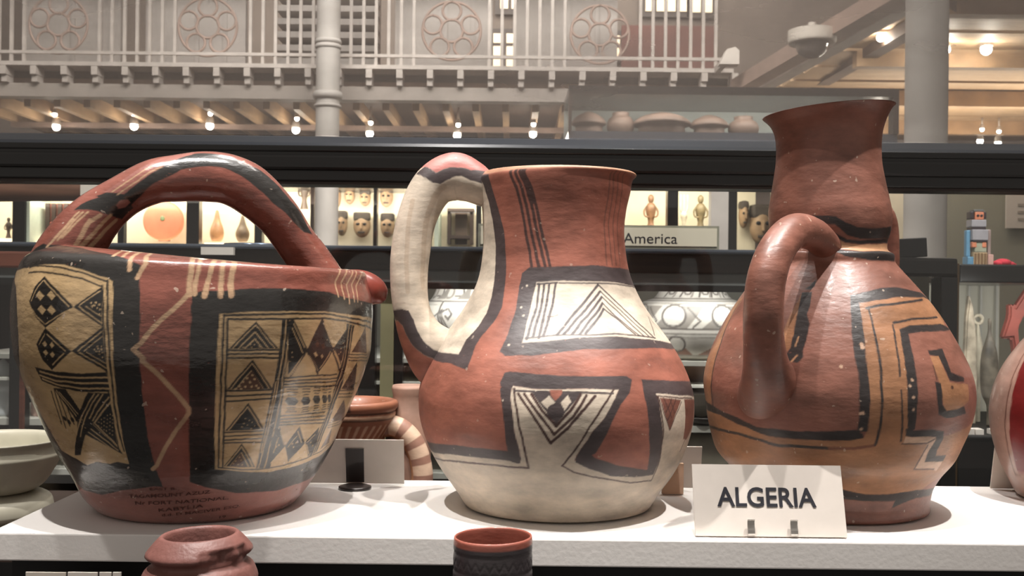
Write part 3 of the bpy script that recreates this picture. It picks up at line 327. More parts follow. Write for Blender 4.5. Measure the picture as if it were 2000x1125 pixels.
    'VASE': 'pT0 -1900,1760 -1402,1793 -1293,1747 -1022,1687 -851,1645 -714,1638 -589,1628 -457,1629 -330,1627 -217,1645 -104,1662 42,1667 224,1681 459,1668 621,1667 1126,1751 1211,1660 1258,1534 1328,1398 1011,1255 734,1163 654,1103 432,1101 258,1086 0,1085 -209,1135 -406,1121 -619,1099 -790,1073 -994,1039 -1270,994 -1944,892 -2122,1155 -2232,1336 -2048,1443 -1942,1597|pb0 -1975,902 -1264,1005 -988,1051 -784,1084 -615,1110 -405,1127 -209,1135 0,1079 151,1084 316,1083 579,1092 1210,1064 1358,983 729,1013 468,1025 412,982 296,957 326,1020 7,1022 -211,1030 -421,1018 -645,998 -819,976 -1022,948 -1272,910 -1821,837|pK0 -1975,902 -1264,1005 -988,1051 -784,1084 -615,1110 -405,1130 -209,1141 -1,1090 256,1092 564,1114 1210,1064 1348,992 624,1026 444,994 296,957 326,1020 58,1022 -211,1035 -421,1023 -644,1002 -818,980 -1021,951 -1273,911 -1821,837|pK0 -988,3687 -664,3689 -546,3704 -199,3692 -40,3640 169,3598 516,3594 1050,3625 1302,3531 835,3510 237,3499 9,3525 -215,3622 -454,3624 -618,3633 -998,3634|pK0 -426,3545 -294,3560 -127,3524 16,3489 241,3482 1069,3516 1179,3476 244,3453 -18,3460 -194,3513 -394,3523|pC0 -640,3508 -395,3515 -193,3506 -18,3456 244,3446 1314,3476 1108,3386 515,3384 191,3372 -44,3403 -242,3435 -466,3480|pK0 -719,3491 -430,3497 -242,3435 -57,3382 241,3369 604,3390 1284,3376 1003,3285 342,3288 -75,3318 -225,3357 -396,3444 -721,3437|pT0 -1511,2871 -1782,2798 -1596,2602 -1589,2411 -1657,2263 -1855,2112 -1954,1931 -1969,1787 -1983,1651 -1496,1672 -1458,1818 -1424,1959 -1389,2100 -1412,2241 -1424,2390 -1477,2542 -1497,2814|lK20 -1530,2819 -1477,2542 -1424,2390 -1412,2241 -1402,2035 -1411,1979 -1412,1800|pT0 -605,2934 -667,2722 -710,2523 -666,2338 -618,2386 -610,2518 -612,2743|pK0 -499,2935 -500,2776 -519,2705 -487,2617 -500,2465 -520,2363 -510,2319 -553,2259 -622,2268 -652,2312 -618,2386 -610,2518 -612,2743 -609,2925|pK0 -465,3075 -474,3002 -513,2957 -583,2962 -533,3007|lC15 -599,2270 -560,2325|lC11 -580,2407 -564,2491|pK0 -1711,1832 -1398,1810 -1055,1750 -880,1693 -727,1695 -588,1694 -459,1702 -335,1708 -154,1732 -158,1730 -106,1697 -96,1663 -191,1640 -296,1634 -401,1627 -509,1626 -623,1624 -786,1623 -1022,1687 -1293,1747 -1802,1742|lK26 -1720,1588 -1448,1603 -1073,1610 -824,1574 -790,1561 -705,1552 -584,1558 -471,1563 -326,1566|lb26 -326,1566 -148,1576 -15,1603|pT0 -36,2824 139,2852 403,2891 958,2894 1386,2807 1389,2626 1452,2446 1419,2599 1426,2744 829,2557 486,2554 284,2580 277,2563 244,2406 219,2255 207,2111 194,1966 200,1818 227,1666 45,1652 -104,1662 -96,1663 -82,1732 -81,1800 -68,1966 -69,2063 -68,2187 -62,2316 -69,2272 -52,2495 -45,2664 -31,2845|pK0 -111,2901 -134,2690 -148,2493 -141,2271 -132,2177 -135,2186 -141,1981 -143,1815 -151,1711 -79,1720 -81,1800 -68,1966 -69,2063 -68,2187 -62,2316 -69,2272 -52,2495 -45,2662 -33,2839 -36,2824 138,2851 401,2889 942,2888 1255,2843 1032,2938 750,2964 498,2997 265,2982 62,2941 -110,2907|lK24 25,2772 175,2806 413,2830 846,2868|lK22 45,2772 40,2542 35,2317 24,2180 13,2065 6,1860 0,1691 -9,1607|lK20 242,2634 447,2670 905,2688|lK17 226,2614 190,2401 160,2170|lK17 153,2053 150,1893 174,1643|pR0 348,2538 486,2554 872,2556 882,2395 917,2237 855,1994 781,1786 604,1708 415,1728 263,1742 257,1891 275,2037 301,2259 321,2396|pK0 275,2580 394,2614 590,2619 885,2622 1188,2563 915,2552 485,2553 347,2537 321,2395 301,2259 276,2037 258,1891 263,1742 231,1720 208,1728 192,1858 193,1985 207,2111 218,2260 242,2416|pN0 205,1681 469,1666 477,1643 443,1527 446,1443 646,1435 683,1468 654,1331 571,1363 371,1375 402,1603 196,1615|pK0 194,1742 268,1733 410,1735 541,1709 556,1646 536,1538 551,1491 689,1482 682,1426 447,1441 443,1527 479,1643 468,1669 248,1674 205,1686|lB15 187,1618 399,1612 465,1648|lB15 414,1598 364,1379 602,1358|pT0 471,2337 571,2332 574,2222 591,2112 852,2077 830,1935 649,1873 503,1879 482,2031 476,2225|pK0 475,2385 664,2397 653,2313 648,2188 817,2136 794,2101 596,2124 582,2237 569,2329 475,2347|pK0 440,2121 493,2104 486,1928 532,1878 751,1899 795,1834 540,1817 452,1852 433,1989|lB13 470,2256 462,2135|lB35 610,2069 611,2068|lN17 -84,2430 -83,2429|lN17 -119,1875 -118,1874|lN17 -44,2463 -44,2461|lN23 -135,1865 -134,1864|lN23 -118,1866 -117,1865|lN23 -124,1740 -123,1738|lN23 249,2139 250,2137|lN23 238,1999 239,1998|lN23 224,2089 225,2088|lN23 234,1901 235,1900|lN26 -246,2242 -245,2241|lN35 -83,2440 -82,2439|lN35 -79,2413 -78,2412',
}
INSCRIPTION = [('EAST B.', (-77, 1221), (124, 1228), 2.5), ('TAGAMOUNT AZUZ', (-258, 1134), (366, 1181), 3.4), ('Nr FORT NATIONAL,', (-219, 1069), (521, 1109), 3.4), ('KABYLIA', (-32, 1000), (334, 1041), 3.4), ('d.d. D MACIVER ESQ.', (-15, 943), (643, 1012), 3.1), ('19', (468, 889), (539, 893), 3.4)]

# ------------------------------------------------------------------ materials
white_paint = mat('white_shelf_paint', (240, 236, 232), .55, var=.02, scale=12, bump=.07, bscale=260)
card_white = mat('white_card', (214, 205, 196), .6, var=.03, scale=60)
card_grey = mat('grey_card', (206, 196, 184), .65, var=.04, scale=60)
black_wood = mat('black_varnished_wood', (15, 13, 12), .3, var=.4, scale=14, stretch=(.3, 1, 6), coat=.35)
blue_edge = mat('dark_blue_grey_edge', (66, 72, 82), .3, var=.25, scale=5, stretch=(.4, 1, 3), coat=.5)
brown_wood = mat('dark_brown_wood', (54, 40, 33), .45, var=.35, scale=18, stretch=(.3, 1, 5))
black_plain = mat('matt_black', (12, 11, 11), .6, var=.2)
ink = mat('printed_black_ink', (38, 38, 46), .5, var=.1)
steel = mat('polished_steel', (190, 186, 180), .3, 1.0, var=.1)
dark_plastic = mat('dark_smoked_plastic', (48, 42, 40), .3, var=.15, coat=.4)
grey_paint = mat('pale_grey_paint', (176, 170, 164), .6, var=.1, scale=5)
iron_paint = mat('pale_cast_iron_paint', (188, 178, 170), .55, var=.12, scale=8)
rose_paint = mat('dull_rose_paint', (158, 134, 122), .6, var=.12, scale=8)
cream_wall = mat('cream_case_lining', (226, 214, 190), .8, var=.06, scale=6)
grey_lining = mat('grey_green_case_lining', (126, 124, 114), .8, var=.12, scale=5)
sage = mat('sage_wall_paint', (150, 148, 134), .8, var=.05, scale=3)
warm_board = mat('warm_ceiling_board', (196, 164, 128), .6, var=.2, scale=6, stretch=(.4, 6, 1))
tan_joist = mat('tan_timber', (186, 152, 116), .6, var=.2, scale=8)
recess_wood = mat('pale_brown_recess', (168, 140, 122), .7, var=.2, scale=4)
soffit_wood = mat('dark_soffit', (84, 68, 58), .7, var=.2, scale=4)
shade_wood = mat('dull_brown_timber', (112, 92, 80), .7, var=.25, scale=5)
floor_m = mat('dark_floor', (70, 58, 50), .5, var=.2, scale=4)
wall_m = mat('dim_wall', (120, 108, 100), .8, var=.15, scale=2)
redwood = mat('red_brown_wood', (112, 62, 46), .5, var=.3, scale=10, stretch=(.4, 1, 5))
glow_m = mat('lit_window_glass', (255, 226, 190), .5, var=.0, emit=2.6)
bulb_m = mat('lamp_glass', (255, 240, 222), .3, var=.0, emit=60)
strip_m = mat('light_strip', (255, 232, 200), .3, var=.0, emit=2.2)
def glass_mat(name, film=.1, tint=(.9, .92, .92), film_rgb=(200, 190, 184), gloss=.04):
    m = bpy.data.materials.new(name); m.use_nodes = True; nt = m.node_tree; L = nt.links.new
    for n in list(nt.nodes):
        if n.type != 'OUTPUT_MATERIAL': nt.nodes.remove(n)
    out = [n for n in nt.nodes if n.type == 'OUTPUT_MATERIAL'][0]
    tr = nt.nodes.new('ShaderNodeBsdfTransparent'); tr.inputs[0].default_value = (*tint, 1)
    gl = nt.nodes.new('ShaderNodeBsdfGlossy'); gl.inputs['Roughness'].default_value = .03
    df = nt.nodes.new('ShaderNodeBsdfTranslucent'); df.inputs[0].default_value = (*lin(film_rgb), 1)
    d2 = nt.nodes.new('ShaderNodeBsdfDiffuse'); d2.inputs[0].default_value = (*lin(film_rgb), 1)
    dd = nt.nodes.new('ShaderNodeMixShader'); dd.inputs[0].default_value = .5; L(df.outputs[0], dd.inputs[1]); L(d2.outputs[0], dd.inputs[2])
    a = nt.nodes.new('ShaderNodeMixShader'); b = nt.nodes.new('ShaderNodeMixShader')
    tc = nt.nodes.new('ShaderNodeTexCoord'); mp = nt.nodes.new('ShaderNodeMapping'); mp.inputs['Scale'].default_value = (1, 1, 3.5)
    n = nt.nodes.new('ShaderNodeTexNoise'); n.inputs['Scale'].default_value = 2.2; n.inputs['Detail'].default_value = 5
    L(tc.outputs['Object'], mp.inputs[0]); L(mp.outputs[0], n.inputs['Vector'])
    r = nt.nodes.new('ShaderNodeMapRange'); r.inputs[1].default_value = .3; r.inputs[2].default_value = .7; r.inputs[3].default_value = film*.6; r.inputs[4].default_value = film*1.4
    L(n.outputs['Fac'], r.inputs[0]); L(r.outputs[0], a.inputs[0])
    L(tr.outputs[0], a.inputs[1]); L(dd.outputs[0], a.inputs[2])
    b.inputs[0].default_value = gloss; L(a.outputs[0], b.inputs[1]); L(gl.outputs[0], b.inputs[2]); L(b.outputs[0], out.inputs['Surface'])
    return m
hazy_glass = glass_mat('hazy_glass', .33)  # milky haze and reflections put into the pane as a pale film
clear_glass = glass_mat('clear_glass', .02)
# ------------------------------------------------------------------ the setting
def struct(o): o['kind'] = 'structure'; return o
struct(box('floor', (-9, -2, -1.35), (9, 14, -1.25), floor_m))
struct(box('wall_back', (-9, 13.2, -1.25), (9, 13.4, 7), wall_m))
struct(box('wall_left', (-9.2, -2, -1.25), (-9, 13.4, 7), wall_m))
struct(box('wall_right', (9, -2, -1.25), (9.2, 13.4, 7), wall_m))
_a, _b = prect(1735, 330, 2150, 620, 7.2, .15)
struct(box('wall_side', (_a[0], 7.2, -1.25), (_b[0] + 1.5, 7.35, P(1900, 300, 7.2).z), sage))

# the white shelf inside the case
box_shelf = box('display_shelf', (-.405, .8145, -.0215), (1.25, 1.061, 0), white_paint, bev=.0012)
tag(box_shelf, 'thick white painted shelf that the big painted pots stand on', 'shelf')
fas = tag(box('under_shelf_dark', (-.40, .845, -.30), (1.24, .865, -.0216), black_plain), 'added black board for the dark space under the white shelf front', 'support')  # black board stands in for the unlit space below the shelf
low = tag(box('front_lower_shelf', (-.6, .50, -.135), (1.2, .844, -.115), black_plain), 'dark lower shelf in front, under the white shelf edge', 'shelf')
rear = tag(box('rear_lower_shelf', (-1.0, 1.09, -.095), (1.3, 1.40, -.08), brown_wood), 'dark shelf below and behind the white shelf', 'shelf')

# rear frame of this case: black moulded rail with haze-filmed glass above and clear glass below
fr = empty('case_frame', (0, 1.5, -.1), 'black moulded timber case frame running across behind the pots', 'case frame')
zb, zt = P(1000, 362, 1.5).z, P(1000, 290, 1.5).z
bm = bmesh.new(); bm_box(bm, (-1.6, 1.5, zb + .003), (1.6, 1.56, zt), .002); bm_box(bm, (-1.6, 1.492, zb + .018), (1.6, 1.52, zb + .040), .004); bm_box(bm, (-1.6, 1.497, zt - .008), (1.6, 1.53, zt + .001), .002)
from_bm('rail', bm, black_wood, fr)
box('lower_bead', (-1.6, 1.505, zb - .001), (1.6, 1.55, zb + .0029), brown_wood, fr)
z2 = P(1000, 264, 1.5).z
pv = [(x, y, z) for x in (-1.6, 1.6) for y, z in ((1.502, zt + .0014), (1.505, zt + .006), (1.524, z2 - .002), (1.530, z2), (1.55, z2), (1.55, zt + .0014))]
mesh('upper_bead', pv, [tuple(range(5, -1, -1)), tuple(range(6, 12))] + [(i, (i + 1) % 6, (i + 1) % 6 + 6, i + 6) for i in range(6)], blue_edge, fr)
box('glass_pane', (-1.6, 1.53, z2 + .0012), (1.6, 1.534, .95), hazy_glass, fr)['label'] = 'upper glass pane with a pale film of painted-in haze'
box('glass_pane', (-1.6, 1.53, -.095), (1.6, 1.533, zb - .0012), clear_glass, fr)['label'] = 'clear lower glass pane'

# ------------------------------------------------------------------ painted pots
PALS = {
 'POT': dict(R=(138, 82, 70), K=(44, 42, 40), C=(196, 166, 124), B=(86, 62, 50), D=(190, 156, 124), P=(150, 98, 88), I=(96, 58, 46)),  # P: handle patches, and foot band with shelf bounce light in its colour
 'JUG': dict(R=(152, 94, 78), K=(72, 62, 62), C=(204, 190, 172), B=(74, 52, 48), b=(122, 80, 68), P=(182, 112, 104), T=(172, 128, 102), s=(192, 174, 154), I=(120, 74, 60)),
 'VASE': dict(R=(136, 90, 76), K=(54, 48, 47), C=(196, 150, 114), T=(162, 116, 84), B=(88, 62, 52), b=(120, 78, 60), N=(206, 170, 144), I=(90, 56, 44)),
}
def painted_obj(name, key, pal, base, m, parent, data=None, recolor=None):
    G, s, th, rad, lip = surface(key)
    c = painted(data, pal, base, th, s, rad, lip) if data else np.ones(G.shape)*np.array(lin(pal[base]))
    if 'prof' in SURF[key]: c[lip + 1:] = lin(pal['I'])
    if recolor: recolor(c, s, th, lip)
    return grid_obj(name, G, m, parent, c, caps='path' in SURF[key])
pot_m = paint_mat('burnished_painted_clay', .28, .7, .32, .35, .5)
jug_m = paint_mat('satin_painted_clay', .46, .0, .42, .2, .25)
vase_m = paint_mat('satin_brown_clay', .4, .05, .4, .28, .45)

pot = empty('basket_handled_pot', (SURF['POT']['ax'], SURF['POT']['ay'], 0), 'large round black, red and cream pot with an arched basket handle', 'pot')
painted_obj('body', 'POT', PALS['POT'], 'R', pot_m, pot, PAINT['POT'])
painted_obj('handle', 'POTH', PALS['POT'], 'R', pot_m, pot, PAINT['POTH'])
# short spout at the right of the shoulder
q = [P(680, 568, .975), P(705, 566, .975), P(724, 570, .975), P(740, 579, .975), P(749, 589, .975)]
rr = [.020, .0185, .016, .0115, .003]
sp = tube_obj('spout', [(*p_, r_) for p_, r_ in zip(q, rr)], None, pot, 30, 26)
sp.data.materials.append(mat('red_slip', (128, 58, 48), .3, var=.2, scale=40, coat=.4))
# ink inscription near the foot
G, s, th, rad, lip = surface('POT')
def pot_point(t, l, off=.0005):
    q = SURF['POT']; C = catmull(np.array(q['prof'])/1000, q['n'], q.get('kb'), q.get('ko'))
    r = np.interp(l, s, C[:, 0]); z = np.interp(l, s, C[:, 1]); c = np.interp(l, s, C[:, 2])
    dr = np.interp(l + .002, s, C[:, 0]) - r; dz = np.interp(l + .002, s, C[:, 1]) - z; n_ = np.hypot(dr, dz)
    nr, nz = dz/n_, -dr/n_
    return np.stack([q['ax'] + c + (r + nr*off)*np.sin(t), q['ay'] - (r + nr*off)*np.cos(t), z + nz*off], -1)
VV, FF = [], []
for txt, (t0, s0), (t1, s1), cap in INSCRIPTION:
    V, Fs = text_mesh(txt, 0.004); wd = V[:, 0].max()
    u = V[:, 0]/wd; hgt = V[:, 1]/.72*cap/1000
    pts = pot_point((t0 + (t1 - t0)*u)/1000, (s0 + (s1 - s0)*u)/10000 + hgt)
    FF += [tuple(i + len(VV) for i in f) for f in Fs]; VV += [tuple(v) for v in pts]
ins = mesh('inscription', VV, FF, mat('faded_brown_ink', (78, 40, 34), .5, var=.3, scale=150), pot)
ins['label'] = 'faded handwritten ink lines near the foot'

jug = empty('pale_handled_jug', (SURF['JUG']['ax'], SURF['JUG']['ay'], 0), 'red and cream painted jug with chevrons and a tall pale loop handle', 'jug')
painted_obj('body', 'JUG', PALS['JUG'], 'C', jug_m, jug, PAINT['JUG'])
painted_obj('handle', 'JUGH', PALS['JUG'], 'C', jug_m, jug, PAINT['JUGH'])

vase = empty('two_handled_vase', (SURF['VASE']['ax'], SURF['VASE']['ay'], 0), 'tall brown two-handled vase with flared neck and black angular lines', 'vase')
painted_obj('body', 'VASE', PALS['VASE'], 'R', vase_m, vase, PAINT['VASE'])
painted_obj('handle', 'VASEH', PALS['VASE'], 'R', vase_m, vase)
painted_obj('handle', 'VASEG', PALS['VASE'], 'R', vase_m, vase)

# ------------------------------------------------------------------ cards on the shelf
def text_on(name, txt, origin, ux, uz, n, width, cap, m, parent, bold=.0, thick=.0006):
    """flat lettering: origin = lower left, ux / uz unit vectors, n towards the reader"""
    V, Fs = text_mesh(txt, bold); x0, x1 = V[:, 0].min(), V[:, 0].max(); y0, y1 = 0, .72
    o, ux, uz, n = map(Vector, (origin, ux, uz, n))
    W = [o + ux*((v[0] - x0)/(x1 - x0)*width) + uz*(v[1]/y1*cap) + n*thick for v in V]
    return mesh(name, W, Fs, m, parent)
lean = math.radians(20)
cw, ch = 297*.8256/FOC, .0567
bl = P(1358, 1050.5, .8256); bl.z = .0012
card = empty('country_label_card', (bl.x + cw/2, bl.y, 0), 'white leaning card printed ALGERIA, held by two small metal clips', 'sign')
ux, uz, nn = Vector((1, 0, 0)), Vector((0, math.sin(lean), math.cos(lean))), Vector((0, -math.cos(lean), math.sin(lean)))
def slab(name, o, ux, uz, n, w_, h_, t_, m, parent):
    V = [o + ux*a*w_ + uz*b*h_ - n*c*t_ for c in (0, 1) for b in (0, 1) for a in (0, 1)]
    return mesh(name, V, [(0, 1, 3, 2), (4, 6, 7, 5), (0, 4, 5, 1), (2, 3, 7, 6), (0, 2, 6, 4), (1, 5, 7, 3)], m, parent)
slab('card', bl, ux, uz, nn, cw, ch, .0016, card_white, card)
px = .8256/FOC
text_on('lettering', 'ALGERIA', bl + ux*(46*px) + uz*(ch*(1051 - 993)/140), ux, uz, nn, 196*px, ch*38/140, ink, card, .018)
for cxp in (1467, 1551):
    o = bl + ux*((cxp - 1365)*px)
    pts = [(-.004, .0004), (.0005, .0004), (.0012, .0015), (.0016, .004), (.0012, .0085), (.0022, .0115), (.0034, .0125), (.0044, .0118)]
    V, Fs = [], []
    for a_, b_ in pts:
        for sx in (0, 1):
            V.append(o + ux*(sx*.0056) + nn*(a_ + .0004) + uz*b_); V.append(o + ux*(sx*.0056) + nn*(a_ + .0011) + uz*(b_ + .0003))
    for i in range(len(pts) - 1):
        a = i*4; b = a + 4
        Fs += [(a + 1, a + 3, b + 3, b + 1), (a, b, b + 2, a + 2), (a, a + 1, b + 1, b), (a + 2, b + 2, b + 3, a + 3)]
    Fs += [(0, 2, 3, 1), (len(V) - 4, len(V) - 3, len(V) - 1, len(V) - 2)]
    mesh('clip', V, Fs, steel, card)['label'] = 'small bent steel clip'

def back_card(name, x0, y0, x1, Y, label, h_extra=0., lean_deg=-12, strut=None, mtl=None):
    b0 = P(x0, 900, Y); b1 = P(x1, 900, Y); b0.z = .001; top = P((x0 + x1)/2, y0, Y).z
    e = empty(name, ((b0.x + b1.x)/2, Y, 0), label, 'card')
    a = math.radians(lean_deg)
    uz_ = Vector((0, math.sin(a), math.cos(a))); n_ = Vector((0, -math.cos(a), math.sin(a)))
    slab('card', b0, Vector((1, 0, 0)), uz_, n_, b1.x - b0.x, top/math.cos(a), .0016, mtl or card_white, e)
    return e, b0, uz_, n_
e, b0, uz_, n_ = back_card('reversed_label_card', 585, 858, 790, 1.035, 'white card with a dark strut, seen from behind, between the pot and jug')
sx0, sx1 = P(676, 900, 1.03).x, P(711, 900, 1.03).x
slab('strut', Vector((sx0, 1.035, .003)) + n_*.0025, Vector((1, 0, 0)), uz_, n_, sx1 - sx0, .0345, .0018, dark_plastic, e)
lathe('foot', [(0, 0), (.016, 0), (.0165, .0015), (.014, .003), (0, .0032)], (P(690, 930, 1.0).x, 1.012, .0002), dark_plastic, e, 24, 14)
e, b0, uz_, n_ = back_card('reversed_label_card', 1300, 872, 1368, 1.03, 'small white card with tan strut behind the jug foot and ALGERIA card')
a_, b_ = prect(1296, 908, 1338, 948, .99, .004); box('strut', (a_[0], .998, .0008), (b_[0], 1.003, b_[2]), mat('tan_card', (206, 172, 146), .7, var=.05), e)
back_card('reversed_label_card', 1935, 872, 2060, 1.045, 'pale card at the right beside the deep red pot', mtl=card_grey)

# pot cut off by the right edge
rp = empty('deep_red_pot', (P(2112, 800, 1.0).x, 1.0, 0), 'glossy deep red pot with a pale edge band, cut off by the right edge', 'pot')
k = 1.0/FOC*1000
SURF['SIDE'] = dict(prof=[(0, 0, 0, 0), (50, 0, 0, 0), (55, 2, 0, 0), (62, 14, 0, 0), (72, 36, 0, 0), (79, 62, 0, 0), (80.5, 82, 0, 0), (77, 104, 0, 0), (68, 126, 0, 0), (55, 146, 0, 0), (45, 160, 0, 0), (42, 175, 0, 0), (45, 190, 0, 0), (42, 191, 0, 0), (39, 175, 0, 0), (60, 120, 0, 0), (70, 70, 0, 0), (40, 10, 0, 0), (0, 6, 0, 0)], ax=rp.location.x, ay=1.0, n=160, nf=200, nb=60)
G, s, th, rad, lip = surface('SIDE')
pal = dict(R=(112, 30, 30), C=(168, 134, 120), K=(110, 72, 60), I=(80, 40, 34))
sl = float(s[int(np.argmax(G[:lip, 100, 2] > .026))])
shp = []
def fld(t0, t1, s0, s1): return ' '.join('%d,%d' % (t*1000, l*10000) for t, l in ((t0, s0), (t0*.96, (s0 + s1)/2), (t0, s1), (t1, s1), (t1*.96, (s0 + s1)/2), (t1, s0)))
data = 'pR0 ' + fld(-1.36, 1.36, sl, sl + .135) + '|lK18 ' + ' '.join('%d,%d' % (t*1000, l*10000) for t, l in ((-1.44, sl + .14), (-1.38, sl + .07), (-1.44, sl - .004), (0, sl - .006), (1.44, sl - .004)))
grid_obj('body', G, paint_mat('glossy_red_clay', .3, .3, .25, .15, .2), rp, painted(data, pal, 'C', th, s, rad, lip))

# ------------------------------------------------------------------ the two vessels in front, lower down
clay = mat('plain_red_clay', (122, 80, 73), .5, var=.16, scale=45, bump=.2, bscale=300)
clay_in = mat('inner_clay', (150, 92, 74), .7, var=.12, scale=45)
rv = P(390, 1045, .72); RZ = -.0045
rn = empty('flanged_red_neck', (rv.x, .72, -.115), 'plain red clay vessel neck with two flanges and a chipped rim, below the pot', 'vessel')
prof = [(0, -.115), (.026, -.115), (.034, -.10), (.040, -.07), (.041, -.045), (.0385, -.022), (.0365, -.014), (.0385, -.0075), (.0394, -.0045), (.0391, -.0015), (.0360, .0055), (.0325, .0082), (.0312, .0100), (.0316, .0120), (.0345, .0142), (.0356, .0152), (.0358, .0162), (.0350, .0178), (.0300, .0238), (.0265, .0272), (.0250, .0282), (.0238, .0276), (.0226, .0235), (.0215, .008), (.030, -.02), (.034, -.06), (.024, -.105), (0, -.107)]
V, Fs = lathe_data(smooth_prof(prof, 190), 120)
V = [Vector(v) for v in V]; random.seed(3)
for v in V:
    r = math.hypot(v.x, v.y); th_ = math.atan2(v.x, -v.y)
    if .0125 < v.z < .021 and r > .0305 and .25 < th_ < 1.5:          # broken edge of the upper flange
        f = min(1, (th_ - .25)/.1, (1.5 - th_)/.12)*(.8 + .3*math.sin(th_*9 + 1) + .12*math.sin(th_*27))
        s_ = 1 - .17*max(0, f)*(r - .030)/.0056*.8; v.x *= s_; v.y *= s_
    v.z += -.035*v.x*-1.0 if v.z > -.02 else 0
mesh('body', [v + Vector((rv.x, .72, RZ if v.z > -.114 else 0)) for v in V], Fs, clay, rn, True)
dv = P(963, 1045, .70)
dc = empty('incised_dark_cup', (dv.x, .70, -.115), 'dark grey incised beaker with a red inside, low in front of the jug', 'cup')
SURF['CUP'] = dict(prof=[(0, -115, 0, 0), (24, -115, 0, 0), (27.5, -112, 0, 0), (28, -80, 0, 0), (27.2, -30, 0, 0), (26.4, 10, 0, 0), (26.2, 26, 0, .02), (26.0, 28.4, 0, .02), (25.4, 29.2, 0, .02), (24.8, 28.6, 0, .02), (24.6, 24, 0, .02), (25, -30, 0, 0), (25, -105, 0, 0), (0, -107, 0, 0)], ax=dv.x, ay=.70, n=260, nf=240, nb=60)
G, s, th, rad, lip = surface('CUP')
zc = G[:, 150, 2]
def rel(zz): return np.interp(zz, zc[:lip], s[:lip])
# incised lines are cut into the wall
cut = np.zeros(G.shape[:2]); sv, tv = np.meshgrid(s, th, indexing='ij')
zz = G[..., 2] - .02*G[..., 0]*0
for z0, dpt in ((.0195, .5), (.0178, .5), (.0085, .5), (.0068, .5)): cut += dpt*np.exp(-((zz - z0)/.0006)**2)
cut += .45*np.exp(-((zz - .013 - .0022*np.sin(tv*26))/.0007)**2)
for t0, z0, R in ((.25, -.010, .0125), (.25, -.010, .009), (-.75, -.012, .012), (-.75, -.012, .0085), (1.15, -.012, .012)):
    cut += .6*np.exp(-((np.hypot((tv - t0)*.027, zz - z0) - R)/.0006)**2)
cut *= (np.arange(len(s)) < lip - 3)[:, None]
ctr = np.array([dv.x, .70, 0]); rv3 = (G - ctr)*np.array([1, 1, 0]); rl = np.linalg.norm(rv3, axis=-1, keepdims=True) + 1e-9
G = G - rv3/rl*(cut[..., None]*.0007)
c = np.ones(G.shape)*np.array(lin((58, 52, 54))); c[lip - 4:] = lin((148, 84, 70))
grid_obj('body', G, paint_mat('dark_burnished_clay', .38, .2, .2, .15), dc, c)
for i, (x0, x1, lb) in enumerate(((50, 128, 'greyish card standing low under the left end of the white shelf'), (132, 190, 'cream card under the white shelf, widest of the three pale ones'), (194, 217, 'cream card under the white shelf, middle of the three pale ones'), (220, 236, 'narrowest cream card under the white shelf'))):
    a_, b_ = prect(x0, 1118, x1, 1140, .80, .001)
    tag(box('low_label_card', (a_[0], .80, -.1148), (b_[0], .8015, b_[2]), card_grey if i == 0 else card_white), lb, 'card')

# ------------------------------------------------------------------ behind the shelf, lower
stone = mat('off_white_glaze', (190, 186, 168), .45, var=.1, scale=25, coat=.15)
Yb = 1.2
c0 = P(0, 856, Yb); kx = Yb/FOC
def pz(y, x=0, Y=Yb): return P(x, y, Y).z
bw = empty('footed_white_bowl', (c0.x - .01, Yb, pz(962)), 'off-white glazed bowl with ridged rim, upper of two at far left', 'bowl')
R0 = 136*kx
lathe('body', [(0, pz(958)), (R0*.55, pz(958)), (R0*.72, pz(944)), (R0*.86, pz(915)), (R0*.955, pz(890)), (R0*.965, pz(884)), (R0*.945, pz(881)), (R0*.955, pz(872)), (R0*.94, pz(867)), (R0, pz(857)), (R0*.985, pz(855)), (R0*.93, pz(862)), (R0*.85, pz(905)), (R0*.5, pz(945)), (0, pz(948))], (bw.location.x, Yb, 0), stone, bw, 64, 70)
bs = empty('rounded_white_bowl', (c0.x - .012, Yb, -.08), 'off-white rounded bowl, under the ridged bowl at far left', 'bowl')
lathe('body', [(0, -.08), (R0*.6, -.08), (R0*.78, -.07), (R0*.86, pz(1000)), (R0*.82, pz(972)), (R0*.6, pz(960)), (R0*.4, pz(958.5)), (0, pz(958.5))], (bs.location.x, Yb, 0), stone, bs, 64, 40)

Yr = 1.26; c0 = P(690, 784, Yr)
rb = empty('striped_handle_jug', (c0.x, Yr, -.08), 'small brown striped jug with a banded curved handle, behind the shelf', 'jug')
kx = Yr/FOC
def pz2(y): return P(690, y, Yr).z
SURF['SMALL'] = dict(prof=[(r*kx*1000, z, 0, 0) for r, z in ((0, -80), (40, -80), (52, -78))] + [(r*kx*1000, pz2(y)*1000, 0, 0) for r, y in ((85, 960), (84, 920), (66, 870), (62, 855), (70, 838), (79, 818), (83, 806), (82, 800), (86.5, 795), (87.5, 786), (84, 781), (76, 781), (70, 786), (62, 800), (52, 850), (70, 930))] + [(0, -60, 0, 0)], ax=c0.x, ay=Yr, n=170, nf=150, nb=50)
G, s, th, rad, lip = surface('SMALL')
pal = dict(R=(150, 96, 72), K=(84, 56, 46), C=(196, 160, 134), I=(150, 98, 76))
def sp_(y): return float(np.interp(pz2(y), G[:lip, 100, 2], s[:lip]))
d_ = ['lC40 ' + ' '.join('%d,%d' % (t*1000, sp_(808)*10000) for t in np.linspace(-1.6, 1.6, 12)), 'lK24 ' + ' '.join('%d,%d' % (t*1000, sp_(814)*10000) for t in np.linspace(-1.6, 1.6, 12)), 'lK24 ' + ' '.join('%d,%d' % (t*1000, sp_(801)*10000) for t in np.linspace(-1.6, 1.6, 12))]
for i in range(14):
    t = -1.4 + i*.21; d_.append('lC36 %d,%d %d,%d' % (t*1000, sp_(826)*10000, (t - .12)*1000, sp_(848)*10000))
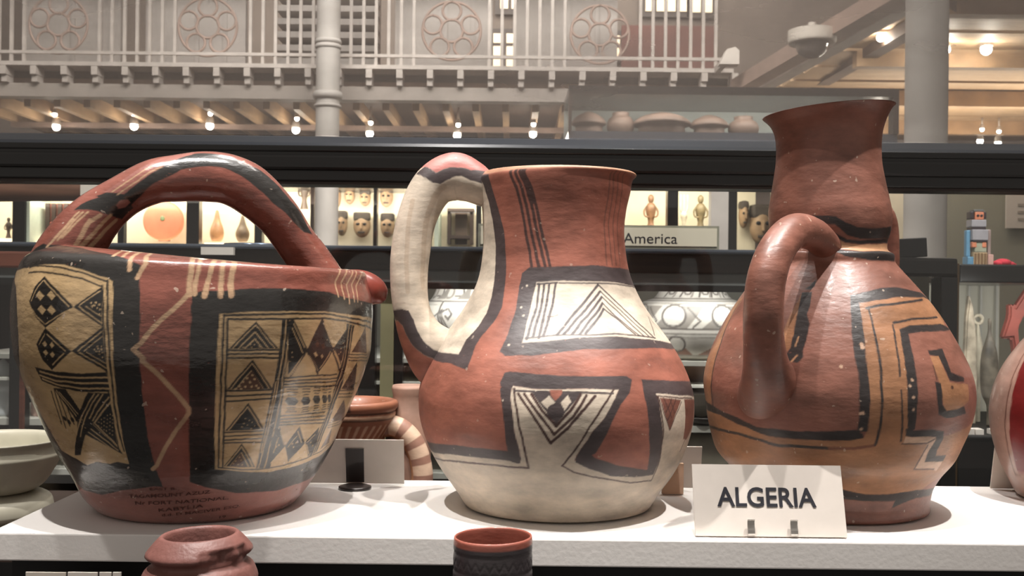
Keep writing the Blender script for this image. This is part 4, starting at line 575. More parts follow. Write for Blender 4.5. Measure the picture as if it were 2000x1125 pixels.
d_.append('pK0 ' + ' '.join('%d,%d' % (t*1000, sp_(y)*10000) for t, y in ((-.6, 786), (.1, 785), (.1, 797), (-.6, 798))))
grid_obj('body', G, paint_mat('striped_clay', .45, .1, .25, .2, .2), rb, painted('|'.join(d_), pal, 'R', th, s, rad, lip, wear=2))
hp = [P(745, 834, Yr), P(766, 832, Yr), P(788, 842, Yr), P(808, 866, Yr), P(821, 902, Yr), P(824, 940, Yr), P(812, 985, Yr), P(775, 1005, Yr)]
SURF['SMALLH'] = dict(path=[(p_.x*1000, p_.y*1000, p_.z*1000, 13, 13) for p_ in hp], n=120, nf=30, nb=14)
G, s, th, rad, lip = surface('SMALLH')
c = np.ones(G.shape)*np.array(lin((206, 176, 152)))
band = (np.sin(s/s[-1]*2*PI*7) > .3)[:, None] & (np.abs(th) < 2)[None, :]; c[band] = lin((150, 112, 96))
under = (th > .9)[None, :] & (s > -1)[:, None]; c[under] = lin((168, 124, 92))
grid_obj('handle', G, paint_mat('banded_handle_clay', .45, .1, .2, .2), rb, c, caps=True)
pj = P(800, 790, 1.30)
pk = empty('pink_notched_jar', (pj.x, 1.285, -.08), 'small pinkish jar with a notched rim behind the red side of the jug', 'jar')
V, Fs = lathe_data(smooth_prof([(0, -.08), (.016, -.08), (.026, -.05), (.028, .0), (.024, .035), (.018, .06), (.021, .076), (.019, .077), (.015, .06), (.015, -.06), (0, -.07)], 44), 44)
V = [Vector((v[0]*(1 + .03*math.sin(14*math.atan2(v[0], v[1]))*(v[2] > .05)), v[1], v[2])) + Vector((pj.x, 1.285, 0)) for v in V]
mesh('body', V, Fs, mat('pink_clay', (150, 118, 102), .6, var=.2, scale=40), pk, True)
wl = P(800, 812, 1.34)
wb = empty('small_white_dish', (wl.x, 1.34, -.08), 'small grey-white dish on a pale stand, beside the striped jug handle', 'dish')
lathe('bowl', [(0, pz(836, 796, 1.34)), (.012, pz(836, 796, 1.34)), (.021, pz(818, 796, 1.34)), (.0245, pz(796, 796, 1.34)), (.0235, pz(795, 796, 1.34)), (.02, pz(815, 796, 1.34)), (0, pz(830, 796, 1.34))], (wl.x + .004, 1.34, 0), stone, wb, 36, 36)
box('stand', (wl.x - .012, 1.33, -.0799), (wl.x + .018, 1.35, pz(836, 796, 1.34)), card_grey, wb, .001)
# ------------------------------------------------------------------ the next case behind, with the America sign on it
Ya = 2.2
ac = empty('rear_display_case', (0, Ya, -1.25), 'long black glazed display case behind, with pots on its shelves', 'display case')
xa, xb = P(-120, 600, Ya).x, P(1768, 600, Ya).x
def zA_(y): return P(1000, y, Ya).z
bm = bmesh.new(); bm_box(bm, (xa, Ya - .03, zA_(493)), (xb, 2.85, zA_(484)), .004); from_bm('top_cap', bm, blue_edge, ac)
box('top_rail', (xa, Ya, zA_(530)), (xb, Ya + .05, zA_(493.2)), brown_wood, ac, .003)
box('glass_bead', (xa, Ya + .006, zA_(554)), (xb, Ya + .04, zA_(530.2)), mat('grey_bead', (118, 120, 118), .4, var=.15, scale=5), ac, .002)
box('lower_rail', (xa, Ya + .002, zA_(566)), (xb, Ya + .03, zA_(554.2)), black_wood, ac)
box('back_panel', (xa, 2.80, -1.25), (xb, 2.83, zA_(493.2)), grey_lining, ac)
box('plinth', (xa, Ya, -1.25), (xb, 2.79, P(1000, 1010, Ya).z), black_plain, ac)
zs = [P(1350, y, 2.3).z for y in (706, 752, 832, 930)]
for z_, t_ in zip(zs, (.010, .006, .014, .012)): box('shelf_board', (xa, 2.3, z_ - t_), (xb, 2.79, z_), mat('pale_shelf_edge', (206, 204, 194), .5, var=.05) if z_ == zs[0] else bpy.data.materials['pale_shelf_edge'], ac)
for x0, x1, m_ in ((18, 46, black_wood), (742, 768, mat('yellowish_post', (176, 168, 128), .6, var=.2, scale=6)), (700, 732, black_wood), (770, 786, black_wood)):
    a_, b_ = prect(x0, 560, x1, 900, Ya + .02, .03); box('post', (a_[0], Ya + .02, P(1000, 1009, Ya).z), (b_[0], Ya + .05, zA_(566.3)), m_, ac)
a_, b_ = prect(51, 600, 58, 900, Ya - .02, .01); tag(box('red_brown_rod', (a_[0], Ya - .05, -1.25), (b_[0], Ya - .04, zA_(680)), redwood), 'thin upright red-brown rod at far left behind the white bowls', 'rod')

sg = empty('region_sign', (P(1170, 490, 2.19).x, 2.19, zA_(484)), 'cream sign reading America on top of the rear case', 'sign')
a_, b_ = prect(934, 439, 1405, 489, 2.18, .01); zz0 = zA_(484) + .0004
box('frame', (a_[0], 2.182, zz0), (b_[0], 2.192, b_[2]), mat('grey_green_frame', (150, 148, 132), .4, var=.05), sg)
box('panel', (a_[0] + .005, 2.1795, zz0 + .006), (b_[0] - .005, 2.1815, b_[2] - .005), mat('cream_sign', (232, 222, 200), .6, var=.02), sg)
t0, t1 = P(1217, 475, 2.179), P(1323, 475, 2.179)
text_on('lettering', 'America', (t0.x, 2.1795, t0.z), (1, 0, 0), (0, 0, 1), (0, -1, 0), t1.x - t0.x, 21*2.179/FOC, ink, sg, .004, .0004)

deco_m = paint_mat('white_slipped_clay', .45, .1, .15, .1)
def deco_pot(name, cx, rows, Y, base_z, label, shapes_fn):
    c0 = P(cx, 620, Y); kk = Y/FOC*1000
    rows = [(hw*kk, P(cx, y, Y).z*1000, 0, 0) for hw, y in rows]; rows = [(0, base_z*1000, 0, 0), (rows[0][0]*.9, base_z*1000, 0, 0)] + rows
    rl, zl = rows[-1][0], rows[-1][1]
    SURF[name] = dict(prof=rows + [(rl - 4, zl - 2, 0, 0), (rl - 6, zl - 15, 0, 0), (rl, zl - 60, 0, 0), (rl*.8, base_z*1000 + 8, 0, 0), (0, base_z*1000 + 6, 0, 0)], ax=c0.x, ay=Y, n=150, nf=260, nb=50)
    e = empty(name, (c0.x, Y, base_z), label, 'pot', 'white patterned pots in the rear case')
    G, s, th, rad, lip = surface(name)
    sp2 = lambda y: float(np.interp(P(cx, y, Y).z, G[:lip, 150, 2], s[:lip]))
    pal = dict(C=(214, 208, 198), K=(104, 98, 94), G=(150, 144, 136), R=(150, 112, 96), I=(120, 110, 100))
    grid_obj('body', G, deco_m, e, painted('|'.join(shapes_fn(sp2)), pal, 'C', th, s, rad, lip, aa=.0018, wear=2))
    return e
def F_(pts): return ' '.join('%d,%d' % (round(t*1000), round(l*10000)) for t, l in pts)
def circ(t, l, r, R=.115, n=18, k=1.): return [(t + r/R*math.sin(2*PI*i/n), l + r*k*math.cos(2*PI*i/n)) for i in range(n + 1)]
def shp1(sp2):
    o = []
    for y, w_ in ((549, 40), (583, 50), (588, 40), (592, 30), (640, 40), (648, 30), (656, 30), (690, 40)): o.append('lK%d ' % w_ + F_([(t, sp2(y)) for t in np.linspace(-2, 2, 14)]))
    l1, l2 = sp2(615), sp2(668)
    for t in (-1.25, -.45, .45, 1.3):
        o.append('pG0 ' + F_([(t - .45, sp2(638)), (t, sp2(597)), (t + .5, sp2(597)), (t + .2, sp2(638))]))
        o.append('pC0 ' + F_(circ(t - .05, l1, .024)[:-1])); o.append('lK50 ' + F_(circ(t - .05, l1, .025)))
        o.append('lK40 ' + F_([(t + .2, sp2(600)), (t + .42, sp2(625)), (t + .3, sp2(636))]))
        o.append('pR0 ' + F_([(t - .5, sp2(688)), (t, sp2(660)), (t + .3, sp2(688))])); o.append('pC0 ' + F_(circ(t, l2, .017)[:-1])); o.append('lK40 ' + F_(circ(t, l2, .018)))
    t, l = .78, sp2(640)
    for r in (.044, .039, .026): o.append('lK40 ' + F_(circ(t, l, r)))
    o.append('pG0 ' + F_(circ(t, l, .038)[:-1]))
    for i in range(14): o.append('lC60 ' + F_([(t + .014/.115*math.sin(i*.449), l + .014*math.cos(i*.449)), (t + .033/.115*math.sin(i*.449), l + .033*math.cos(i*.449))]))
    for t in (-1, -.5, .0, .35, .8, 1.2):
        o.append('lK40 ' + F_([(t, sp2(580)), (t + .08, sp2(565)), (t + .04, sp2(555))])); o.append('lK40 ' + F_(circ(t + .2, sp2(567), .012)))
        o.append('lG40 ' + F_([(t + .3, sp2(580)), (t + .42, sp2(558))]))
    return o
deco_pot('patterned_pot', 1352, ((62, 702), (88, 688), (104, 660), (108, 630), (104, 605), (95, 590), (76, 583), (66, 572), (55, 552), (53, 548)), 2.42, zs[0] + .0004, 'white pot with grey circles and scrolls in the rear case, between jug and vase', shp1)
def shp2(sp2):
    o = []
    for y, w_ in ((550, 40), (588, 40), (594, 20), (660, 50)): o.append('lK%d ' % w_ + F_([(t, sp2(y)) for t in np.linspace(-2, 2, 14)]))
    for t in (-1.6, -.75, .1, .9): o.append('lK50 ' + F_([(t + .15, sp2(590)), (t + .1, sp2(615)), (t + .18, sp2(640)), (t + .2, sp2(660))]))
    for t in (-1.15, -.3, .5):
        o.append('lK50 ' + F_([(t - .3, sp2(610)), (t - .1, sp2(602)), (t, sp2(612)), (t - .08, sp2(622)), (t - .15, sp2(616))]))
        for k_ in range(3): o.append('lK40 ' + F_([(t - .35 + k_*.06, sp2(618)), (t - .2 + k_*.06, sp2(640)), (t + .05 + k_*.04, sp2(652))]))
        o.append('lK40 ' + F_([(t + .32, sp2(622)), (t + .6, sp2(604)), (t + .62, sp2(640)), (t + .32, sp2(622))])); o.append('pG0 ' + F_([(t + .5, sp2(612)), (t + .62, sp2(604)), (t + .62, sp2(628))]))
    for t in (-1.2, -.5, .2, .9):
        o.append('lG50 ' + F_(circ(t, sp2(570), .016))); o.append('lK40 ' + F_([(t + .2, sp2(560)), (t + .45, sp2(560)), (t + .45, sp2(578)), (t + .2, sp2(578))])); o.append('pG0 ' + F_([(t + .25, sp2(584)), (t + .7, sp2(556)), (t + .6, sp2(584))]))
    return o
deco_pot('scrolled_pot', 912, ((55, 690), (74, 670), (85, 645), (87, 620), (82, 600), (76, 590), (68, 582), (60, 565), (56, 548)), 2.40, zs[0] + .0004, 'white pot with grey scrolls in the rear case, seen through the jug handle', shp2)

grey_clay = mat('grey_clay', (150, 142, 130), .6, var=.2, scale=20); brn_clay = mat('brown_clay', (112, 84, 66), .6, var=.25, scale=20); dk_clay = mat('blackish_clay', (58, 52, 48), .5, var=.2, scale=20)
def bowl(name, cx, y, hw, h, Y, z0, m_, label, shape='bowl', cat='bowl', group=None):
    X = P(cx, y, Y).x; r = hw*Y/FOC; hh = h*Y/FOC
    pr = {'bowl': [(0, 0), (.45, 0), (.75, .25), (.95, .65), (1, 1), (.96, 1), (.85, .6), (.5, .12), (0, .08)],
          'jar': [(0, 0), (.6, 0), (.9, .25), (1, .5), (.85, .75), (.6, .86), (.62, 1), (.57, 1), (.52, .86), (.8, .6), (.5, .08), (0, .06)],
          'lid': [(0, 0), (.7, 0), (.8, .2), (.78, .42), (1, .5), (1, .56), (.8, .75), (.45, .9), (.15, .98), (0, 1)]}[shape]
    e = empty(name, (X, Y, z0), label, cat, group)
    lathe('body', [(a*r, z0 + b*hh) for a, b in pr], (X, Y, 0), m_, e, 36, 40)
    return e
bowl('brown_bowl', 1360, 690, 70, 40, 2.42, zs[1] + .0004, brn_clay, 'low brown bowl on the narrow shelf under the circle-patterned pot')
bowl('grey_bowl', 1362, 800, 62, 58, 2.42, zs[2] + .0004, grey_clay, 'grey bowl on the thick pale shelf between jug and vase')
bowl('dark_dish', 1375, 830, 40, 16, 2.33, zs[2] + .0004, dk_clay, 'small blackish dish at the front of the thick pale shelf')
bowl('mottled_jar', 1390, 900, 80, 90, 2.42, zs[3] + .0004, mat('mottled_stone', (120, 114, 102), .6, var=.4, scale=9), 'mottled grey jar on the lowest rear shelf, between jug and vase', 'jar', 'jar')
bowl('white_domed_jar', 5, 800, 26, 110, 2.36, zs[2] + .0004, mat('white_glaze', (206, 210, 214), .35, var=.05, coat=.3), 'white domed jar at the far left behind the ridged bowl', 'lid', 'jar')
bowl('pink_lidded_jar', 78, 790, 20, 85, 2.36, zs[2] + .0004, mat('pale_pink_clay', (206, 172, 160), .5, var=.12), 'pale pink lidded jar at far left, beside the big pot belly', 'lid', 'jar')
bowl('stone_jar', 700, 760, 30, 70, 2.45, zs[2] + .0004, grey_clay, 'grey stone jar in the rear case beside the big pot shoulder', 'jar', 'jar')
tag(pbox('reddish_beam', -200, 490, 88, 522, 2.05, .05, redwood, None, .004), 'red-brown wooden beam end at far left, behind the pot shoulder', 'beam')
# wooden hull on top of the rear case at the left
hl = empty('wooden_hull', (P(60, 380, 2.6).x, 2.6, zA_(484)), 'long brown wooden hull with a white paper label, upper left', 'boat')
Yh = 2.6
pts = [(-260, 372), (-120, 370), (40, 368), (160, 368), (250, 370), (300, 366), (325, 358)]
rad_ = [.034, .036, .036, .035, .032, .024, .008]
G, s_ = sweep([(P(x, y, Yh).x*1000, Yh*1000, P(x, y, Yh).z*1000, r_*900, r_*1000) for (x, y), r_ in zip(pts, rad_)], np.linspace(-PI, PI, 24, endpoint=False), 50)
grid_obj('shell', G, mat('hull_wood', (116, 80, 62), .55, var=.3, scale=16, stretch=(.3, 1, 4)), hl, caps=True)
a_, b_ = prect(157, 358, 203, 382, 2.556, .003); box('paper_label', (a_[0], 2.5555, a_[2]), (b_[0], 2.5585, b_[2]), card_grey, hl)
for x in (-60, 230):
    a_, b_ = prect(x, 390, x + 12, 480, 2.59, .02); box('support', (a_[0], 2.59, zA_(484)), (b_[0], 2.61, P(x, 385, 2.6).z), black_wood, hl)
a_, b_ = prect(388, 482, 452, 497, 2.14, .004); tag(box('strip_label', (a_[0], 2.155, a_[2]), (b_[0], 2.168, b_[2]), card_white), 'small cream strip label on the rear case rail, seen under the pot handle', 'label')
tr = P(505, 486, 2.5); tag(lathe('metal_tray', [(0, 0), (.055, 0), (.066, .006), (.068, .012), (.064, .012), (.054, .004), (0, .003)], (tr.x, 2.45, zA_(484) + .0005), mat('blue_grey_metal', (120, 132, 150), .25, .8, var=.1), None, 40, 24), 'shallow blue-grey metal tray on the rear case, under the pot handle', 'tray')

# ------------------------------------------------------------------ right: black door frame and glazed case of carvings
df = empty('black_door_frame', (P(1800, 800, 1.9).x, 1.9, -1.25), 'black framed glazed case door with a pale lining, right of the vase', 'case door')
x0, x1, x2 = P(1700, 600, 1.9).x, P(1838, 600, 1.9).x, P(1871, 600, 1.9).x
zt_, zi = P(1800, 503, 1.9).z, P(1800, 540, 1.9).z
box('top_rail', (x0, 1.9, zi), (x2, 1.95, zt_), black_wood, df, .006); box('stile', (x1, 1.9, -1.25), (x2, 1.95, zi - .0003), black_wood, df, .004)
box('panel', (x0, 1.955, -.45), (x1, 1.965, zi), mat('pale_sage_panel', (170, 168, 154), .7, var=.08), df)
box('edge_strip', (x2 + .0003, 1.905, -1.25), (x2 + .004, 1.93, zt_ - .01), mat('dull_brass', (120, 96, 70), .4, .4), df)
rc = empty('carvings_case', (P(1960, 800, 2.5).x, 2.5, -1.25), 'black glazed case with carved clubs on a pale back, right edge', 'display case')
xl, xr = P(1876, 600, 2.4).x, P(2150, 600, 2.4).x
box('top_slab', (xl - .01, 2.38, P(1940, 553, 2.4).z), (xr, 2.95, P(1940, 517, 2.4).z), black_wood, rc, .004)
box('back_panel', (xl, 2.90, P(1940, 950, 2.4).z), (xr, 2.93, P(1940, 553.3, 2.4).z), mat('pale_lining', (214, 210, 194), .8, var=.05, scale=4), rc)
box('base', (xl - .01, 2.38, -1.25), (xr, 2.95, P(1940, 850, 2.4).z), black_plain, rc, .004)
for x in (1892, 1915, 1946):
    a_, b_ = prect(x, 570, x + 4, 840, 2.88, .012); box('batten', (a_[0], 2.885, P(1940, 849, 2.4).z), (b_[0], 2.899, P(1940, 553.5, 2.4).z), bpy.data.materials['pale_shelf_edge'], rc)
zf = P(1940, 850, 2.4).z + .0006
lamp('carvings_lamp', 'AREA', (1.2, 2.45, P(1940, 556, 2.4).z), 1.6, WARM, .5, (1.2, 2.7, -.1), size_y=.05)
def flat_carve(name, pts, Y, thick, m_, label, cat, zoff=0):
    n = len(pts); V = [P(x, y, Y) for x, y in pts]; V2 = [v + Vector((0, thick, 0)) for v in V]
    bm = bmesh.new(); A = [bm.verts.new(v) for v in V]; B = [bm.verts.new(v) for v in V2]
    bm.faces.new(A); bm.faces.new(B[::-1])
    for i in range(n): j = (i + 1) % n; bm.faces.new((A[j], A[i], B[i], B[j]))
    bmesh.ops.recalc_face_normals(bm, faces=bm.faces)
    bmesh.ops.bevel(bm, geom=[e for e in bm.edges], offset=thick*.2, segments=2, affect='EDGES')
    me = bpy.data.meshes.new(name); bm.to_mesh(me); bm.free()
    return tag(link(name, me, m_), label, cat)
yb = 850
flat_carve('carved_board', [(1884, yb), (1884, 720), (1888, 620), (1894, 575), (1902, 600), (1908, 660), (1910, 730), (1906, yb)], 2.62, .02, mat('pale_carved_wood', (196, 182, 160), .7, var=.45, scale=26), 'pale carved pointed board, leftmost in the case of carvings', 'carving')
lp = P(1910, 624, 2.66)
pd = empty('ring_topped_paddle', (lp.x, 2.66, zf), 'pale paddle with a ring top in the case of carvings', 'paddle')
tube_obj('ring', [(lp.x + .011*math.sin(a), 2.66, lp.z + .011*math.cos(a), .0045) for a in np.linspace(.01, 2*PI - .01, 15)], mat('pale_bone', (204, 194, 172), .6, var=.2, scale=30), pd, 40, 10)
a = [P(1910, y, 2.66).z for y in (634, 655, 690, 730, 760, 800)]
lathe('blade', [(.003, a[0]), (.007, a[1]), (.016, a[2]), (.018, a[3]), (.010, a[4]), (.008, a[5]), (.008, zf)], (lp.x, 2.66, 0), bpy.data.materials['pale_bone'], pd, 20, 30)
cl = P(1932, 720, 2.56)
a = [P(1932, y, 2.56).z for y in (622, 650, 690, 730, 770, 792, 820)]
tag(lathe('dark_club', [(0, a[0] + .001), (.004, a[0]), (.005, a[1]), (.018, a[2]), (.021, a[3]), (.017, a[4]), (.006, a[5]), (.005, a[6]), (.005, zf), (0, zf)], (cl.x, 2.56, 0), mat('dark_carved_wood', (92, 84, 72), .5, var=.55, scale=40), None, 20, 50), 'dark carved club with a waisted handle in the case of carvings', 'club')
flat_carve('red_angular_carving', [(1958, 662), (1972, 618), (1972, 592), (1984, 600), (2020, 545), (2030, 560), (1990, 640), (2000, 760), (2000, 852), (1984, 852), (1984, 700), (1978, 660)], 2.6, .025, mat('red_painted_wood', (156, 78, 66), .6, var=.25, scale=20), 'red painted angular carving at the right edge of the carvings case', 'carving')
for x0, y0, x1, y1, lb in ((1879, 832, 1896, 846, 'small white label on the carvings case sill, leftmost'), (1898, 836, 1914, 849, 'small white label on the carvings case sill, middle'), (1931, 846, 1952, 858, 'small white label on the carvings case sill, nearest the deep red pot')):
    a_, b_ = prect(x0, y0, x1, y1, 2.42, .004); zz = max(0, 0); tag(box('sill_label', (a_[0], 2.40, zf), (b_[0], 2.43, zf + (b_[2] - a_[2])*.8), card_white), lb, 'label')
# totem figure on top of that case
zt2 = P(1940, 517, 2.4).z + .0006
tx = P(1911, 460, 2.55).x
tt = empty('totem_figure', (tx, 2.55, zt2), 'small stacked totem figure in grey, orange and blue on the carvings case', 'figure')
u = 2.55/FOC
gm = mat('grey_enamel', (150, 146, 150), .4, var=.1); om = mat('orange_enamel', (206, 128, 96), .4, var=.1); blm = mat('blue_enamel', (96, 140, 168), .4, var=.1); bkm = mat('dark_enamel', (50, 40, 44), .4)
def tb(nm, x0, x1, y0, y1, dp, m_, bv=.002):
    H0 = 518
    box(nm, (tx + (x0 - 1911)*u, 2.55 - dp/2, zt2 + (H0 - y1)*u), (tx + (x1 - 1911)*u, 2.55 + dp/2, zt2 + (H0 - y0)*u), m_, tt, bv)
tb('foot', 1885, 1897, 500, 518, .03, blm); tb('foot', 1925, 1936, 495, 518, .03, mat('rose_enamel', (190, 150, 140), .4))
tb('grille', 1897, 1924, 491, 518, .028, mat('tan_enamel', (176, 150, 116), .5))
for i in range(4): tb('bar', 1899 + i*6.4, 1902 + i*6.4, 493, 516, .033, mat('brown_bar', (130, 100, 72), .5) if i == 0 else bpy.data.materials['brown_bar'], 0)
tb('waist', 1899, 1922, 470, 491, .03, mat('sage_enamel', (160, 160, 140), .4)); tb('arm', 1885, 1893, 448, 500, .016, blm, .003); tb('arm', 1926, 1933, 446, 496, .016, mat('greybrown_enamel', (150, 130, 124), .4), .003)
tb('chest', 1893, 1924, 447, 468, .036, gm); tb('belt', 1894, 1922, 468, 471, .037, bkm, 0); tb('plate', 1893, 1902, 471, 482, .034, om); tb('plate', 1913, 1921, 471, 482, .034, om)
tb('collar', 1893, 1920, 442, 447, .03, bkm, 0); tb('jaw', 1892, 1921, 428, 442, .032, gm); tb('face', 1899, 1916, 413, 428, .03, om); tb('ear', 1891, 1898, 412, 426, .024, bkm); tb('ear', 1917, 1922, 412, 426, .024, bkm); tb('cap', 1897, 1917, 408, 413, .026, mat('cap_enamel', (84, 84, 84), .4))
for x in (1903, 1912): lathe('eye', [(0, 0), (.003, 0), (.003, .002), (0, .0025)], (0, 0, 0), bkm, None, 12, 6).name = 'eye'
for o in [o for o in bpy.data.objects if o.name.startswith('eye')]:
    i = 0 if o.name == 'eye' else 1
    for v in o.data.vertices: v.co = Vector((tx + (1904 + i*7 - 1911)*u + v.co.x, 2.535 - v.co.z, zt2 + (518 - 420)*u + v.co.y))
    o.parent = tt; o.matrix_parent_inverse = Matrix.Translation(-tt.location)
bm = bmesh.new()
for i, (x, r) in enumerate(((1948, .012), (1960, .016), (1974, .011), (1982, .008))):
    q_ = bmesh.ops.create_icosphere(bm, subdivisions=2, radius=r)['verts']; bmesh.ops.scale(bm, vec=(1.3, 1, .62), verts=q_); bmesh.ops.translate(bm, vec=(P(x, 500, 2.56).x, 2.56 + .004*i, zt2 + r*.62), verts=q_)
tag(from_bm('red_cloth', bm, mat('crimson_cloth', (186, 44, 60), .8, var=.2, scale=60), None, True), 'crumpled crimson cloth on top of the carvings case', 'cloth')
mo = empty('black_monitor', (P(1782, 500, 2.3).x, 2.3, zt_), 'small black screen leaning on top of the black door frame', 'monitor')
a_, b_ = prect(1748, 466, 1805, 502, 1.93, .02); bm = bmesh.new(); bm_box(bm, (a_[0], 1.915, zt_ + .0005), (b_[0], 1.94, b_[2]), .002, Matrix.Rotation(-.06, 4, 'Y')); from_bm('screen', bm, black_plain, mo)
box('stand', (a_[0] + .01, 1.941, zt_ + .0003), (b_[0] - .01, 1.947, zt_ + .02), black_plain, mo)

# ------------------------------------------------------------------ lit wall cases far behind
Yw = 9.5
wc = empty('lit_wall_case', (-2, Yw, -1.25), 'row of brightly lit wall cases far behind, under the gallery', 'display case')
def wz(y): return P(560, y, Yw).z
X = lambda x, Y=Yw: P(x, 430, Y).x
box('back_panel', (X(-150), 9.95, -1.0), (X(1110), 10.0, wz(325)), cream_wall, wc)
box('top_rail', (X(-150), Yw, wz(366)), (X(1110), 10.0, wz(335)), black_wood, wc); box('base', (X(-150), Yw, -1.25), (X(1110), 9.94, wz(480)), black_wood, wc)
for i, (x0, x1, m_) in enumerate(((24, 49, black_wood), (146, 155, black_wood), (364, 389, black_wood), (497, 512, black_wood), (606, 613, brown_wood), (729, 736, black_wood), (804, 842, black_wood), (930, 940, black_wood))):
    box('post', (X(x0), Yw, wz(480)), (X(x1), Yw + .1, wz(366)), m_, wc)
box('side_panel', (X(50), Yw + .02, wz(480)), (X(56), 9.94, wz(366)), mat('pale_green_panel', (206, 218, 200), .6, var=.05), wc)
box('side_panel', (X(848), Yw + .02, wz(480)), (X(856), 9.94, wz(366)), bpy.data.materials['pale_green_panel'], wc)
for x0, x1, yy in ((-60, 22, 466), (58, 144, 472), (240, 362, 474), (392, 494, 470), (655, 728, 476), (738, 802, 476), (858, 928, 478)):
    box('light_strip', (X(x0), 9.62, wz(481)), (X(x1), 9.90, wz(yy) - .02), strip_m, wc)
lamp('wall_case_lamp', 'AREA', ((X(-100) + X(1000))/2, 9.56, wz(370)), 60, (1, .9, .74), 5.0, ((X(-100) + X(1000))/2, 9.9, wz(450)), size_y=.06)
zw = wz(476) - .02 + .045
def wt(o, lb, cat, grp=None): return tag(o, lb, cat, grp)
dx = X(321, 9.8)
dr = empty('red_drum', (dx, 9.75, zw), 'round red disc-like drum in the lit wall case, seen under the pot handle', 'drum')
V, Fs = lathe_data([(0, 0), (.165, .005), (.178, 0), (.186, -.012), (.186, -.05), (.17, -.06), (0, -.06)], 48); zc_ = P(321, 431, 9.75).z
mesh('skin', [(dx + v[0], 9.75 - v[2], zc_ + v[1]) for v in V], Fs, mat('red_skin', (214, 122, 92), .6, var=.15, scale=5), dr, True)
V, Fs = lathe_data([(0, 0), (.02, .0), (.024, -.004), (.02, -.01), (0, -.01)], 20); mesh('boss', [(dx + v[0], 9.742 - v[2], zc_ + .02 + v[1]) for v in V], Fs, mat('green_boss', (120, 134, 96), .5), dr, True)
box('stand', (dx - .05, 9.79, zw), (dx + .05, 9.83, zc_), brown_wood, dr)
gd = mat('gourd_skin', (176, 128, 86), .4, var=.3, scale=14, coat=.2); gd2 = mat('dark_gourd_skin', (104, 84, 62), .4, var=.3, scale=14)
for x, m_, lb, tall in ((424, gd, 'orange-brown pear-shaped gourd in the lit wall case', 1.15), (474, gd2, 'dark round gourd in the lit wall case', .95)):
    g = empty('gourd', (X(x, 9.75), 9.75, zw), lb, 'gourd', 'gourds in the lit wall case')
    lathe('body', [(0, 0), (.04, .0), (.062, .05), (.06, .1*tall), (.035, .16*tall), (.018, .22*tall), (.012, .25*tall), (0, .255*tall)], (X(x, 9.75), 9.75, zw), m_, g, 24, 30)
skin = mat('carved_mask_wood', (150, 122, 94), .6, var=.3, scale=12); hair = mat('dark_mask_band', (66, 56, 48), .7, var=.4, scale=20)
def mask(x, y, hw, hh, lb, Y=9.85):
    c = P(x, y, Y); k_ = Y/FOC; a_, b_ = hw*k_, hh*k_
    e = empty('carved_mask', (c.x, Y, c.z - b_), lb, 'mask', 'masks in the lit wall case')
    bm = bmesh.new(); q_ = bmesh.ops.create_uvsphere(bm, u_segments=20, v_segments=14, radius=1)['verts']
    bmesh.ops.scale(bm, vec=(a_, .06, b_), verts=q_); bmesh.ops.translate(bm, vec=c, verts=q_); from_bm('face', bm, skin, e, True)
    bm = bmesh.new(); bm_box(bm, (c.x - a_*.95, Y - .05, c.z + b_*.35), (c.x + a_*.95, Y + .05, c.z + b_*1.05), .02); from_bm('crown', bm, hair, e)
    for s_ in (-1, 1):
        bm = bmesh.new(); q_ = bmesh.ops.create_uvsphere(bm, u_segments=10, v_segments=8, radius=1)['verts']; bmesh.ops.scale(bm, vec=(a_*.22, .012, b_*.1), verts=q_); bmesh.ops.translate(bm, vec=(c.x + s_*a_*.4, Y - .056, c.z + b_*.08), verts=q_); from_bm('eye', bm, black_plain, e, True)
    bm = bmesh.new(); bm_box(bm, (c.x - a_*.13, Y - .085, c.z - b_*.35), (c.x + a_*.13, Y - .04, c.z + b_*.2), .008); from_bm('nose', bm, skin, e)
    bm = bmesh.new(); bm_box(bm, (c.x - a_*.4, Y - .056, c.z - b_*.66), (c.x + a_*.4, Y - .03, c.z - b_*.52), .006); from_bm('mouth', bm, hair, e)
for x, y, hw, hh, pl in ((668, 437, 11, 24, 'lower left mask in the lit case left of the jug handle'), (707, 440, 17, 24, 'large lower mask beside the thin dark post, left of the jug handle'), (757, 441, 14, 23, 'lower mask just left of the jug handle, right of the post'), (683, 382, 10, 17, 'upper middle small mask in the lit case left of the jug handle'), (713, 387, 11, 16, 'upper mask next to the thin dark post, left of the jug handle'), (755, 385, 13, 20, 'upper mask just left of the jug handle, right of the post'), (660, 385, 6, 20, 'narrow upper mask beside the grey column')):
    mask(x, y, hw, hh, pl)
def figure(name, x, Y, z0, h, m_, lb, grp):
    Xc = P(x, 430, Y).x; e = empty(name, (Xc, Y, z0), lb, 'figure', grp)
    lathe('body', [(0, 0), (.12*h, 0), (.11*h, .1*h), (.07*h, .3*h), (.1*h, .45*h), (.13*h, .62*h), (.1*h, .74*h), (.04*h, .79*h), (.0, .795*h)], (Xc, Y, z0), m_, e, 18, 30)
    lathe('head', [(0, .78*h), (.05*h, .80*h), (.075*h, .88*h), (.06*h, .96*h), (0, h)], (Xc, Y, z0), m_, e, 18, 18)
    for s_ in (-1, 1): tube_obj('arm', [(Xc + s_*.1*h, Y, z0 + .7*h, .025*h), (Xc + s_*.17*h, Y - .02*h, z0 + .58*h, .025*h), (Xc + s_*.15*h, Y - .06*h, z0 + .45*h, .022*h), (Xc + s_*.06*h, Y - .1*h, z0 + .42*h, .02*h)], m_, e, 14, 8)
dkw = mat('dark_figure_wood', (84, 68, 56), .5, var=.3, scale=10)
figure('dark_carved_figure', 594, 9.8, wz(405), .30, dkw, 'dark carved figure in the lit wall case left of the grey column', 'carved figures')
box('plinth_block', (X(560), 9.7, wz(480)), (X(604), 9.93, wz(405)), cream_wall, wc)
